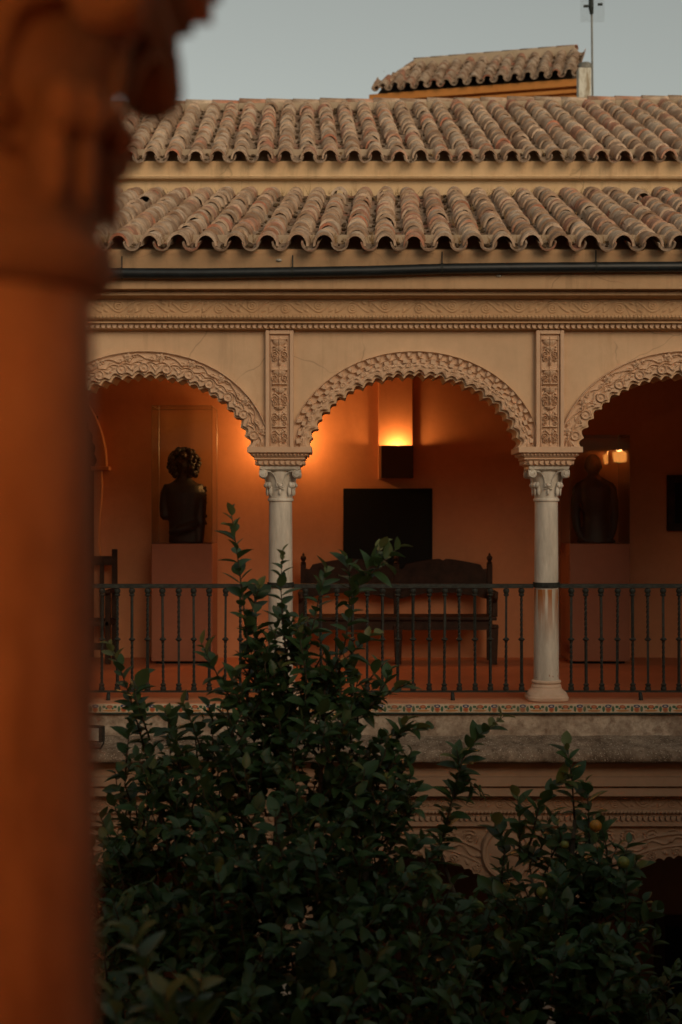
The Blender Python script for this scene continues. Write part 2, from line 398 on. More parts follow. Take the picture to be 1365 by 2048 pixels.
for b in range(-2, 3):
    cx = BAY + b * PITCH; kind = 0 if b == 0 else 1
    n = 420 if abs(b) < 2 else 200
    s, L, wx, wz, ix, iz, ox, oz, per = arch_curves(n, kind)
    # solid wall of the bay
    H2 = PITCH / 2; tz = TOPZ - AC
    bx = np.empty(n); bz = np.empty(n)
    for i in range(n):
        k = min(H2 / max(abs(wx[i]), 1e-6), tz / max(wz[i], 1e-6)); bx[i], bz[i] = wx[i] * k, wz[i] * k
    bz[0] = bz[-1] = SPR - AC; bx[0], bx[-1] = H2, -H2
    m = MB(); v = []
    for y in (F, F + T):
        v += [(cx + wx[i], y, AC + wz[i]) for i in range(n)] + [(cx + bx[i], y, AC + bz[i]) for i in range(n)]
    f = []
    for i in range(n - 1):
        f += [(i, i + 1, n + i + 1, n + i), (2 * n + i, 3 * n + i, 3 * n + i + 1, 2 * n + i + 1), (i, 2 * n + i, 2 * n + i + 1, i + 1)]
    f += [(0, n, 3 * n, 2 * n), (n - 1, 3 * n - 1, 4 * n - 1, 2 * n - 1)]
    m.add(v, f); m.build('spandrel_wall', M['facade'], arc)
    # carved band
    nv = 44; V = np.linspace(0, 1, nv)[None, :]
    A = ix[:, None] + V * (ox - ix)[:, None]; B = iz[:, None] + V * (oz - iz)[:, None]
    S = np.broadcast_to(s[:, None], A.shape); Wd = V * .215
    Wd = np.broadcast_to(Wd, A.shape)
    if kind:
        h = np.where(V < .45, .034, .026) * np.ones_like(A)
        h += ridge(V - .46, .022) * .016 - ridge(V - .425, .014) * .014 + smooth(.925, .945, V) * .022
        rp = L / round(L / .20); u = S % rp - rp / 2; r = np.hypot(u, Wd - .048)
        h -= np.clip(1 - (r / .05) ** 2, 0, 1) * .012
        u2 = (S + rp * .5) % rp - rp / 2
        for a, c in ((-1, 1), (1, 1)): h += blob(u2, Wd, a * .026, .058, .030, .011, a * .7) * .013 + blob(u2, Wd, a * .018, .078, .02, .008, -a * .4) * .01
        h += blob(u2, Wd, 0, .04, .009, .022) * .014
        vp = L / round(L / .26); ph = S / vp
        stem = .150 + .026 * np.sin(2 * PI * ph); h += ridge(Wd - stem, .0065) * .016
        uu = S % vp - vp / 2
        h += (spiral(uu, Wd, -.055, .165, .026, .018, 1) + spiral(uu, Wd, .07, .132, .026, .018, -1)) * .013
        h += blob(uu, Wd, .02, .178, .03, .010, .4) * .013 + blob(uu, Wd, -.1, .122, .03, .009, -.5) * .013
    else:
        h = np.where(V < .40, .036, .003) * np.ones_like(A)
        h += ridge(V - .415, .014) * .016 + ridge(V - .62, .016) * .02 + smooth(.94, .96, V) * .026
        rp = per; u = (S + rp * .75) % rp - rp / 2; r = np.hypot(u, Wd - .062)
        h += ridge(r - .021, .005) * .010 + ridge(r, .007) * .012
        u2 = (S + rp * .25) % rp - rp / 2
        h += np.abs(lump(S, Wd, 160, 5)) * .012 * (V < .38) * (V > .05)
        for a in (-1, 1): h += blob(u2, Wd, a * .03, .06, .028, .010, a * .6) * .011
    base_h = np.where(V < .45, .034, .026) if kind else np.where(V < .40, .036, .003)
    h = np.clip(base_h + (h - base_h) * 1.7, .002, .085)
    h[:, -1] = 0
    lip = np.stack([cx + ix, np.full(n, F), AC + iz], -1)[:, None, :]
    P = np.concatenate([lip, np.stack([cx + np.clip(A, -1.115, 1.115), F - h, AC + B], -1)], 1)
    ab = MB().grid(P).build('arch_band', M['carve'], arc, smooth=True, auto=False)
    # pieces on the band: roses, dentils, tongue leaves
    def at_band(sv, vfrac, lift):
        i = min(int(np.searchsorted(s, sv)), n - 1)
        j = max(1, min(n - 2, i)); t = math.atan2(iz[min(j + 12, n - 1)] - iz[max(j - 12, 0)], ix[min(j + 12, n - 1)] - ix[max(j - 12, 0)])
        bxp = AI * 0 + (wx[i] * 0 + ix[i]); q0 = np.array([ix[i], iz[i]]); q1 = np.array([ox[i], oz[i]])
        i0, i1 = max(0, i - 15), min(n - 1, i + 15)
        q0 = np.array([ix[i0:i1 + 1].mean(), iz[i0:i1 + 1].mean()])
        p = q0 + vfrac * (q1 - q0); ang = math.atan2(q1[1] - q0[1], q1[0] - q0[0]) - PI / 2
        return (cx + p[0], F - lift, AC + p[1]), ang, abs(p[0])
    if kind:
        if 'rose_me' not in globals():
            q = MB()
            for k in range(5):
                a = 2 * PI * k / 5; q.ell((.021 * math.cos(a), 0, .021 * math.sin(a)), (.0165, .012, .0165), 8, 5)
            q.tube([(.013 * math.cos(a), -.012, .013 * math.sin(a)) for a in np.linspace(0, 2 * PI, 11)], .0045, 5)
            q.ell((0, -.010, 0), (.007, .008, .007), 8, 5); rose_me = q.data('rosette', M['carve'], True)
            q = MB().lathe([(.004, .014), (.010, .010), (.024, .004), (.034, .016), (.038, .022), (.043, .018), (.045, -.012)], 18); q.v = [(p[0], -p[2], p[1]) for p in q.v]
            q.ell((0, -.014, 0), (.007, .007, .007), 7, 5); round_me = q.data('roundel', M['carve'], True); round_me.set_sharp_from_angle(angle=math.radians(50))
        for k in range(round(L / .26)):
            p, a, xx = at_band((k + .5) * L / round(L / .26), .72, .032)
            if xx < 1.08: inst('rosette', rose_me, ab, p, (0, -a, 0), (1.2, 1.5, 1.2))
        for k in range(round(L / .20)):
            p, a, xx = at_band((k + 1 - .5) * L / round(L / .20), .225, .030)
            if xx < 1.09: inst('roundel', round_me, ab, p, (0, -a, 0))
    else:
        dent_me = MB().box(-.020, .020, -.020, .03, -.017, .017).data('dentil', M['carve'])
        q = MB(); pr = [(-.027, .032), (-.024, -.004), (-.010, -.028), (0, -.034), (.010, -.028), (.024, -.004), (.027, .032)]
        cs = [(x, .016, z) for x, z in pr] + [(x * .45, -.028, z * .55 + .004) for x, z in pr]
        q.add(cs, [(i, i + 1, 8 + i, 7 + i) for i in range(6)] + [(6, 0, 7, 13), tuple(range(7, 14))])
        tong_me = q.data('tongue_leaf', M['carve'])
        nd = round(L / .077)
        for k in range(nd):
            p, a, xx = at_band((k + .5) * L / nd, .51, .030)
            if xx < 1.08: inst('dentil', dent_me, ab, p, (0, -a, 0))
        nl = round(L / .078)
        for k in range(nl):
            p, a, xx = at_band((k + .5) * L / nl, .785, .020)
            if xx < 1.075: inst('tongue_leaf', tong_me, ab, p, (0, -a, 0), (1.12, 1, 1))
# pilaster strips over the columns
def candelabra(Wp, Hp):
    def f(u, v):
        x = u - Wp / 2; ax = np.abs(x); h = np.zeros_like(u)
        def bowl(z, w, d):       # flat-topped bowl
            return np.where(v < z, np.clip(1 - (ax / w) ** 2 - ((z - v) / d) ** 2, 0, 1), 0) ** .5
        def bar(z, w, t): return (ax < w) * ridge(v - z, t)
        for z, w, d in ((.965, .065, .05), (.90, .05, .035), (.685, .062, .042), (.52, .055, .04), (.35, .04, .022)):
            h = np.maximum(h, bowl(z * Hp, w, d * Hp * 1.1) * .028); h = np.maximum(h, bar(z * Hp + .006, w + .008, .006) * .026)
        h = np.maximum(h, bar(.565 * Hp, .066, .009) * .027); h = np.maximum(h, bar(.175 * Hp, .064, .007) * .022)
        for z, r in ((.835, .034), (.62, .034), (.43, .034), (.25, .03), (.09, .036)):
            h = np.maximum(h, spiral(ax, v, .042, z * Hp, r, .019, -1) * .02)
            h = np.maximum(h, spiral(ax, v, .046, z * Hp - .045, r * .7, .015, 1) * .018)
            h = np.maximum(h, blob(ax, v, .022, z * Hp + .035, .034, .011, .8) * .02)
            h = np.maximum(h, blob(ax, v, .045, z * Hp + .05, .026, .009, -.7) * .018)
        for z in (.80, .76, .60, .44, .40, .27, .06): h = np.maximum(h, blob(ax, v, 0, z * Hp, .017, .030) * .024)
        h += ridge(ax, .006) * .008
        h += np.abs(lump(ax, v, 130, 9)) * .005
        return h * 1.5
    return f
PW = .127
for k in range(-2, 4):
    cx = BAY + (k - .5) * PITCH
    m = MB().box(cx - PW, cx - PW + .035, F - .072, F, SPR, TOPZ - .004)
    m.box(cx + PW - .035, cx + PW, F - .072, F, SPR, TOPZ - .004).box(cx - PW + .035, cx + PW - .035, F - .072, F, TOPZ - .04, TOPZ - .004)
    m.box(cx - PW + .035, cx + PW - .035, F - .04, F, SPR, TOPZ - .04)
    pl = m.build('pilaster', M['carve'], arc, bevel=.006)
    MB().box(cx - PW + .048, cx - PW + .054, F - .052, F - .03, SPR, TOPZ - .055).box(cx + PW - .054, cx + PW - .048, F - .052, F - .03, SPR, TOPZ - .055).build('fillet', M['carve'], pl)
    strip('carved_panel', M['carve'], pl, cx - .072, cx + .072, SPR + .012, TOPZ - .06, F - .0405, candelabra(.144, TOPZ - SPR - .072), 60, 330)
# entablature
y1, y2 = zz(650), Z(633, F - .085)
def run(name, prof, mat, bev=0): return MB().prism(prof, XL, XR).build(name, mat, arc, bevel=bev)
run('dentil_backing', [(F + T, TOPZ), (F - .06, TOPZ), (F - .085, TOPZ + .006), (F - .085, y1), (F + T, y1)], M['cornice'])
run('bead_moulding', [(F + T, y1), (F - .145, y1), (F - .145, y1 + .012), (F - .135, y1 + .016), (F - .135, y1 + .026), (F - .175, y1 + .03), (F - .19, y1 + .046), (F - .185, y2 - .006), (F - .17, y2), (F + T, y2)], M['cornice'])
q = MB()
for xx in np.arange(XL, XR, .034): q.ell((xx, F - .184, y1 + .052), (.014, .018, .017), 6, 4)
tag(q.build('rope_beads', M['cornice'], arc, smooth=True), kind='stuff')
z600 = Z(600, F - .085); run('frieze', [(F + T, y2), (F - .16, y2), (F - .16, z600), (F + T, z600)], M['cornice'])
strip('frieze_scrolls', M['cornice'], arc, XL + .01, XR - .01, y2 + .008, z600 - .006, F - .1605, scroll_frieze(z600 - y2 - .014, .30), 1700, 40)
z585, z553, z505 = Z(585, F - .2), Z(553, F - .25), zz(500)
run('upper_cornice', [(F + T, z600), (F - .20, z600), (F - .25, z600 + .010), (F - .285, z600 + .014), (F - .285, z585 - .004), (F - .27, z585 - .002), (F - .27, z585 + .004), (F - .375, z585 + .008), (F - .385, z553), (F - .385, z505 - .06), (F + T, z505 - .05)], M['cornice'])
q = MB()
pr = [(-.021, .022), (-.021, -.022), (.004, -.022), (.004, -.004)] + [(.004 + .011 * (1 - math.cos(a)) , -.004 + .018 * math.sin(a)) for a in np.linspace(.3, PI - .3, 5)] + [(.026, -.002), (.026, .022)]
dm = MB().prismy([(-.020, .021), (-.020, -.004), (-.012, -.017), (0, -.021), (.010, -.016), (.013, -.002), (.020, .006), (.020, .021)], -.024, .004).data('dentil', M['carve'])
NDEN = 0
for xx in np.arange(X(0, F), X(1600, F), .0505):
    inst('dentil', dm, arc, (xx, F - .086, (TOPZ + y1) / 2 + .003))
# side returns of the wall beyond the bays
MB().box(XL - 4, XL, F + .003, F + T, CURB, z505 + .3).build('end_wall', M['facade'], arc)
MB().box(XR, XR + 4, F + .003, F + T, CURB, z505 + .3).build('end_wall', M['facade'], arc)

# ------------------------------------------------------------------ columns
def spiral_pts(cx, y, cz, r0, r1, turns, hand, n=26, a0=PI / 2):
    return [(cx + hand * (r0 + (r1 - r0) * t) * math.cos(a0 + turns * 2 * PI * t), y, cz + (r0 + (r1 - r0) * t) * math.sin(a0 + turns * 2 * PI * t)) for t in np.linspace(0, 1, n)]
def make_column(label, loc, shaft_mat, cap_mat, base_mat, imp_mat, band=True, group=None, impost=True):
    t = thing('marble_column', label, 'column', loc, 0, group)
    m = MB(); rings = [(0, .182, .42), (.010, .190, .42), (.034, .193, .45), (.044, .186, .5), (.058, .186, .55), (.074, .176, .7), (.088, .158, .9), (.102, .146, 1), (.118, .139, 1), (.126, .141, 1), (.134, .137, 1), (.152, .124, 1)]
    nn = 40; v = []
    for z, r_, e in rings:
        for k in range(nn):
            a = 2 * PI * (k + .5) / nn; c, s_ = math.cos(a), math.sin(a); j = 1 + .012 * noise.noise(Vector((c * 3 + loc[0], s_ * 3, z * 30)))
            v.append((r_ * j * math.copysign(abs(c) ** e, c), r_ * j * math.copysign(abs(s_) ** e, s_), z))
    m.add(v, [(q * nn + k, q * nn + (k + 1) % nn, (q + 1) * nn + (k + 1) % nn, (q + 1) * nn + k) for q in range(len(rings) - 1) for k in range(nn)] + [tuple(range(nn - 1, -1, -1)), tuple(range((len(rings) - 1) * nn, len(rings) * nn))])
    m.build('base', base_mat, t, smooth=True, auto=True)
    MB().lathe([(.118, .150), (.134, .156), (.138, .168), (.132, .180), (.116, .184)], 28).build('torus_ring', base_mat, t, smooth=True)
    MB().lathe([(.1165, .182)] + [(.1165 - .0105 * k / 12, .182 + 1.65 * k / 12) for k in range(1, 13)], 32).build('shaft', shaft_mat, t, smooth=True, auto=True)
    c = MB().lathe([(.106, 1.826), (.119, 1.830), (.121, 1.842), (.117, 1.852), (.109, 1.858), (.112, 1.90), (.118, 1.95), (.128, 2.0), (.142, 2.045), (.15, 2.085), (.15, 2.108)], 32)
    cap = c.build('capital', cap_mat, t, smooth=True, auto=True)
    MB().frustum(0, 0, 2.106, 2.118, .165, .165, .176, .176).frustum(0, 0, 2.118, 2.145, .182, .182, .184, .184).build('abacus', cap_mat, cap, bevel=.004)
    for fx in range(4):
        R = Matrix.Rotation(fx * PI / 2, 4, 'Z')
        for hand in (-1, 1):
            v = MB()
            v.lathe([(.001, -.03), (.034, -.03), (.040, -.024), (.040, .012), (.034, .018), (.001, .018)], 20)
            pts = [Vector(p) for p in v.v]; v.v = [tuple(Vector((hand * .150 + p.x, -.152 + p.z * .9, 2.078 + p.y))) for p in pts]
            v.tube(spiral_pts(hand * .150, -.182, 2.078, .036, .006, 1.8, -hand), [.006] * 26, 6)
            v.tube([(hand * .118, -.176, 2.10), (hand * .085, -.163, 2.096), (hand * .052, -.148, 2.065), (hand * .034, -.138, 2.02), (hand * .028, -.134, 1.985)], [.008, .007, .006, .005, .004], 6)
            v.ell((hand * .098, -.118, 1.975), (.022, .022, .03), 10, 6)
            v.ell((hand * .085, -.115, 1.925), (.018, .012, .05), 8, 6)
            v.v = [tuple(R @ Vector(p)) for p in v.v]
            v.build('volute', cap_mat, cap, smooth=True, auto=True)
        w = MB().ell((0, -.135, 1.972), (.022, .024, .02), 10, 6)
        w.tube(spiral_pts(-.016, -.14, 1.978, .022, .004, 1.2, 1, 16), .005, 5).tube(spiral_pts(.02, -.142, 1.974, .020, .004, 1.2, -1, 16), .005, 5)
        w.tube([(-.04, -.13, 1.935), (0, -.133, 1.952), (.04, -.13, 1.935)], .006, 5).ell((0, -.128, 1.91), (.012, .01, .03), 8, 5)
        w.v = [tuple(R @ Vector(p)) for p in w.v]
        w.build('flower', cap_mat, cap, smooth=True)
    if impost:
        i = MB().frustum(0, 0, 2.1465, 2.154, .184, .184, .196, .196).box(-.2, .2, -.2, .2, 2.154, 2.196)
        i.frustum(0, 0, 2.196, 2.206, .215, .215, .222, .222).box(-.232, .232, -.232, .232, 2.206, 2.22).frustum(0, 0, 2.22, 2.23, .222, .222, .236, .236)
        i.frustum(0, 0, 2.23, 2.266, .238, .238, .262, .262).box(-.29, .29, -.29, .29, 2.266, 2.318)
        im = i.build('impost', imp_mat, t, bevel=.003)
        for fx in (0, 1, 3):
            R = Matrix.Rotation(fx * PI / 2, 4, 'Z')
            for k in range(8):
                p = R @ Vector((-.172 + k * .049, -.2035, 2.176)); inst('dentil', dm, im, p, (0, 0, fx * PI / 2), (.9, .9, .8))
        bd = MB()
        for fx in (0, 1, 3):
            R = Matrix.Rotation(fx * PI / 2, 4, 'Z')
            for k in range(15): bd.ell(R @ Vector((-.235 + k * .0336, -.252, 2.25)), (.012, .012, .014), 6, 4)
        bd.build('bead_row', imp_mat, im, smooth=True)
    if band:
        MB().lathe([(.110, 1.035), (.124, 1.035), (.124, 1.082), (.110, 1.082)], 28).build('iron_band', M['iron'], t)
    return t
cols = {}
spec = {-1: ('marble column at the carved doorway end of the gallery', False), 0: ('pale marble column rising behind the citrus shoots, lamp glow beside its capital', False),
        1: ('pale marble column streaked with rust below its iron band', True), 2: ('pale marble column beyond the wall painting', False)}
for k, (lab, rust) in spec.items():
    cols[k] = make_column(lab, (BAY + (k - .5) * PITCH, DC, CURB + .003), M['marble_rust'] if rust else M['marble'], M['marble'], M['basestone'], M['carve'], group='columns of the upper gallery')

# ------------------------------------------------------------------ balustrades
ZT, ZB = Z(1172, DC), Z(1383, DC)
HB = ZT - .02 - (ZB + .008)
def baluster(flip):
    m = MB(); n = 40; v = []
    for i in range(n + 1):
        t = i / n; tw = (t if not flip else t) ; lo, hi = (.5, .93) if not flip else (.08, .5)
        a = 2.2 * 2 * PI * np.clip((t - lo) / (hi - lo), 0, 1); r = .0145
        for k in range(4): v.append((r * math.cos(a + k * PI / 2 + PI / 4), r * math.sin(a + k * PI / 2 + PI / 4), t * HB))
    f = [(j * 4 + k, j * 4 + (k + 1) % 4, (j + 1) * 4 + (k + 1) % 4, (j + 1) * 4 + k) for j in range(n) for k in range(4)]
    m.add(v, f)
    for z in (.5 * HB,): m.lathe([(.014, z - .018), (.020, z - .012), (.031, z - .004), (.031, z + .004), (.020, z + .012), (.014, z + .018)], 12)
    m.lathe([(.016, HB - .075), (.026, HB - .068), (.026, HB - .058), (.018, HB - .052), (.028, HB - .035), (.030, HB - .02), (.022, HB - .004)], 12)
    m.lathe([(.024, .002), (.028, .014), (.026, .03), (.018, .04), (.026, .05), (.026, .058), (.016, .066)], 12)
    return m.data('baluster', M['iron'])
bal = [baluster(0), baluster(1)]
labs = {-2: 'iron balustrade of twisted bars past the doorway end of the gallery', -1: 'iron balustrade before the pedestal with the curly-haired bust', 0: 'iron balustrade before the wooden settle',
        1: 'iron balustrade before the pedestal with the smooth-headed bust'}
for b in (-1, 0, 1):
    x0, x1 = BAY + (b - .5) * PITCH + .122, BAY + (b + .5) * PITCH - .122
    t = thing('balustrade', labs[b], 'balustrade', ((x0 + x1) / 2, DC, CURB), 0, 'iron balustrades between the columns')
    hw = (x1 - x0) / 2
    MB().prism([(-.024, ZT - CURB - .02), (.024, ZT - CURB - .02), (.024, ZT - CURB + .012), (.012, ZT - CURB + .02), (-.012, ZT - CURB + .02), (-.024, ZT - CURB + .012)], -hw, hw).build('top_rail', M['iron'], t, bevel=.003)
    MB().box(-hw, hw, -.018, .018, ZB - CURB - .008, ZB - CURB + .008).build('bottom_rail', M['iron'], t)
    n = 15; a0 = .23 - .122
    for k in range(n):
        inst('baluster', bal[(k + b) % 2], t, (-hw + a0 + k * (2 * hw - 2 * a0) / (n - 1) + random.uniform(-.004, .004), 0, ZB - CURB + .008), (random.uniform(-.006, .006), random.uniform(-.008, .008), random.uniform(0, 3)))
    for s in (-.36, .36):
        q = MB().tube([(0, 0, ZB - CURB - .006), (0, -.02, ZB - CURB - .03), (0, -.04, ZB - CURB - .07), (0, -.03, .0)], [.014, .018, .02, .022], 8)
        q.build('foot', M['iron'], t, smooth=True, loc=(s, 0, 0))

# ------------------------------------------------------------------ ledge with painted tiles, lower cornice
led = thing('gallery_ledge', 'stained stone ledge with a band of painted floral tiles below the balustrade', 'ledge')
LF = F - .06
MB().box(XL, XR, LF, F + .36, CURB - .09, CURB).build('ledge_top', M['ledge_top'], led, bevel=.008)
zt0, zt1 = Z(1425, LF), Z(1408, LF)
tA = MB().box(-.0635, .0635, -.008, .006, -(zt1 - zt0) / 2, (zt1 - zt0) / 2)
tmA = tA.data('glazed_tile', M['tileA']); tmB = tA.data('glazed_tile', M['tileB'])
NT_ = int((X(1650, LF) - X(20, LF)) / .129)
for k in range(NT_):
    inst('glazed_tile', (tmA, tmB)[k % 2], led, (X(20, LF) + k * .129, LF + random.uniform(-.003, 0), (zt0 + zt1) / 2), (random.uniform(-.01, .01), random.uniform(-.006, .006), 0))
MB().box(XL, XR, LF - .012, LF + .1, zt0 - .016, zt0 - .003).build('green_edging', M['glaze_green'], led)
def rough_prism(name, prof, mat, parent, x0, x1, nx, amp, sc, seed):
    pts = []
    for a, b in zip(prof[:-1], prof[1:]):
        n = max(1, int(math.hypot(b[0] - a[0], b[1] - a[1]) / .025))
        pts += [(a[0] + (b[0] - a[0]) * i / n, a[1] + (b[1] - a[1]) * i / n) for i in range(n)]
    pts.append(prof[-1]); P = np.zeros((nx, len(pts), 3))
    for i, x in enumerate(np.linspace(x0, x1, nx)):
        for j, (y, z) in enumerate(pts):
            d = noise.fractal(Vector((x * sc, y * sc + seed, z * sc)), 1, 2, 4) * amp
            P[i, j] = (x, y - d, z + d * .6)
    return MB().grid(P).build(name, mat, parent, smooth=True)
zp0, zp1 = Z(1473, F - .03), zt0 - .014
rough_prism('parapet', [(F + .1, zp1), (F - .035, zp1), (F - .03, zp0 - .03)], M['parapet'], led, XL, XR, 420, .006, 5, 3)
zc1, zc2 = Z(1506, F - .34), Z(1527, F - .34)
rough_prism('weathered_cornice', [(F - .02, zp0 + .01), (F - .30, zc1 + .03), (F - .335, zc1), (F - .345, zc2 + .02), (F - .32, zc2), (F - .10, zc2 - .02)], M['stone'], led, XL, XR, 520, .016, 7, 9)

low = thing('lower_arcade', 'carved plaster arcade below the stained ledge, half hidden by citrus leaves', 'arcade')
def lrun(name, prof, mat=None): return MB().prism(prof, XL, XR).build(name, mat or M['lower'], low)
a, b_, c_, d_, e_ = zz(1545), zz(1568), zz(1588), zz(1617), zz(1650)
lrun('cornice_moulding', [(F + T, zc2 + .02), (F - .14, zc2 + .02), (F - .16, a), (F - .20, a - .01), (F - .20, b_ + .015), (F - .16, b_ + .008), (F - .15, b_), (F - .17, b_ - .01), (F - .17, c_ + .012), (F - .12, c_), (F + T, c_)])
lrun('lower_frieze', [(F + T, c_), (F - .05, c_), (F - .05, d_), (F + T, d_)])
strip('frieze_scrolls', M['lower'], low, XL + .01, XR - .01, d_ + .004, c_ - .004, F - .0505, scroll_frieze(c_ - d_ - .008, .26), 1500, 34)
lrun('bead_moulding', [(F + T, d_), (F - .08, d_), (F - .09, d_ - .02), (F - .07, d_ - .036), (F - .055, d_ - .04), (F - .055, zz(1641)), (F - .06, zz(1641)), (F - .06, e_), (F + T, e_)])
q = MB()
for xx in np.arange(XL, XR, .034): q.ell((xx, F - .088, d_ - .018), (.014, .014, .016), 6, 4)
tag(q.build('rope_beads', M['lower'], low, smooth=True), kind='stuff')
dm2 = dm.copy(); dm2.materials.clear(); dm2.materials.append(M['lower'])
for xx in np.arange(X(0, F), X(1600, F), .0505): inst('dentil', dm2, low, (xx, F - .056, zz(1634)))
# lower bays
ZC2 = zz(1951); R2 = 233 / 220
for b in range(-2, 3):
    cx = BAY + b * PITCH; n = 260
    th = np.linspace(0, PI, n); s = R2 * th; L = R2 * PI; per = L / round(L / .19); w = (s % per) / per
    off = .035 * np.abs(np.sin(2 * PI * w)) ** .7
    wx, wz = (R2 + off) * np.cos(th), (R2 + off) * np.sin(th); H2 = PITCH / 2; tz = e_ - ZC2
    k = np.minimum(H2 / np.maximum(np.abs(wx), 1e-6), tz / np.maximum(wz, 1e-6)); bx, bz = wx * k, wz * k
    nv = 46; V = np.linspace(0, 1, nv)[None, :]
    A = wx[:, None] + V * (bx - wx)[:, None]; B = wz[:, None] + V * (bz - wz)[:, None]
    rr = np.hypot(A, B) - R2; S = np.broadcast_to(s[:, None], A.shape)
    h = np.zeros_like(A)
    band = rr < .24
    h += np.where(band, .02, 0) + ridge(rr - .235, .012) * .022 + ridge(rr - .125, .007) * .014
    vp = L / round(L / .21); uu = S % vp - vp / 2
    h += np.where(rr < .12, spiral(uu, rr, -.03, .07, .042, .026, 1) * .018 + blob(uu, rr, .06, .075, .035, .014, .7) * .018, 0)
    h += np.where((rr > .13) & band, ridge(rr - (.18 + .025 * np.sin(2 * PI * S / vp)), .009) * .016 + blob(uu, rr, .0, .18, .024, .024) * .02, 0)
    gx, gz = (np.abs(A) + 1) % .20 - .10, (B + 1) % .18 - .09
    h += np.where(~band, spiral(gx, gz, 0, 0, .085, .034, 1) * .024 + np.clip(lump(A, B, 45, 3), 0, 1) * .014, 0)
    h = np.clip(h, 0, .05); h[:, -1] = 0
    P = np.stack([cx + A, F - h, ZC2 + B], -1)
    soff = np.stack([cx + wx, np.full(n, F + T), ZC2 + wz], -1)[:, None, :]
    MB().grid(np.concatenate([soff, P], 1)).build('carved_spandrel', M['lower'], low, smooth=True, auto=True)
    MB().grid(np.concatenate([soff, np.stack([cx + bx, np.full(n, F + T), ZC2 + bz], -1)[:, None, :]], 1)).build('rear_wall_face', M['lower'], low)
    # medallion
    mx, mz = cx + (1014 - 830) / 220, zz(1703)
    md = MB().lathe([(.0, -.02), (.255, -.02), (.255, .03), (.24, .05), (.215, .05), (.20, .03), (.185, .028), (.17, .036), (.0, .075)], 36)
    md.v = [(mx + p[0] * .92, F - .02 - p[2], mz + p[1]) for p in md.v]
    md.build('medallion', M['lower'], low, smooth=True, auto=True)
for k in range(-1, 3):
    cx = BAY + (k - .5) * PITCH; H = ZC2
    lc = thing('courtyard_column', {-1: 'marble column of the courtyard arcade beside the cream stone pier', 0: 'marble column of the courtyard arcade behind the tall citrus tree', 1: 'marble column of the courtyard arcade behind the orange tree', 2: 'marble column of the courtyard arcade past the dark doorway'}[k], 'column', (cx, DC, 0), 0, 'columns of the courtyard arcade')
    MB().lathe([(.15, .22), (.135, .3), (.12, H - .5)], 24).build('shaft', M['marble'], lc, smooth=True)
    MB().frustum(0, 0, 0, .16, .22, .22, .22, .22).lathe([(.2, .16), (.21, .19), (.18, .22), (.15, .24)], 24).build('base', M['basestone'], lc)
    MB().lathe([(.13, H - .5), (.15, H - .48), (.14, H - .4), (.19, H - .2)], 24).frustum(0, 0, H - .2, H, .2, .2, .235, .19).build('capital', M['marble'], lc)

# ------------------------------------------------------------------ far gallery rooms (floors, back wall, ceilings)
fl = MB().box(XL - 4, XR + 4, F + .363, WB, CURB - .22, CURB - .004).build('gallery_floor', M['floor'])
tag(fl, 'worn terracotta floor behind the iron balustrade', 'floor'); fl['kind'] = 'structure'
cl = MB().box(XL - 4, XR + 4, F + T + .003, WB, EYE + 2.0, EYE + 2.12).build('gallery_ceiling', M['orange']); cl['kind'] = 'structure'
bw = MB().box(XL - 4, XR + 4, WB, WB + .35, CURB - .1, EYE + 3.35).build('gallery_wall', M['orange']); bw['kind'] = 'structure'
lw = MB().box(XL - 4, XR + 4, WB, WB + .35, 0, CURB - .1).build('courtyard_gallery_wall', M['shade_dark_wall']); lw['kind'] = 'structure'
for sx in (XL - 4.0, XR + 3.7):
    e = MB().box(sx, sx + .3, F + T + .003, WB - .003, 0, EYE + 2).build('gallery_end_wall', M['orange']); e['kind'] = 'structure'
# ground-floor doorway pieces on the back wall
dj = thing('dark_doorway', 'dark timber doorway in the shade of the courtyard arcade', 'doorway', (X(1390, WB), WB, 0))
dx0 = X(1308, WB) - X(1390, WB)
MB().box(dx0, dx0 + .12, -.08, 0, 0, Z(1830, WB)).box(dx0 + .12, dx0 + 1.5, -.08, 0, Z(1830, WB) - .12, Z(1830, WB)).build('door_frame', M['wood'], dj, bevel=.01)
MB().box(dx0 + .121, dx0 + 1.5, -.03, -.001, 0, Z(1830, WB) - .121).build('door_leaf', M['black'], dj)
sj = MB().box(X(140, WB), X(217, WB), WB - .14, WB - .002, 0, Z(1795, WB)).build('stone_pier', M['jamb'], bevel=.02)
tag(sj, 'cream stone pier against the wall of the courtyard arcade', 'pier')

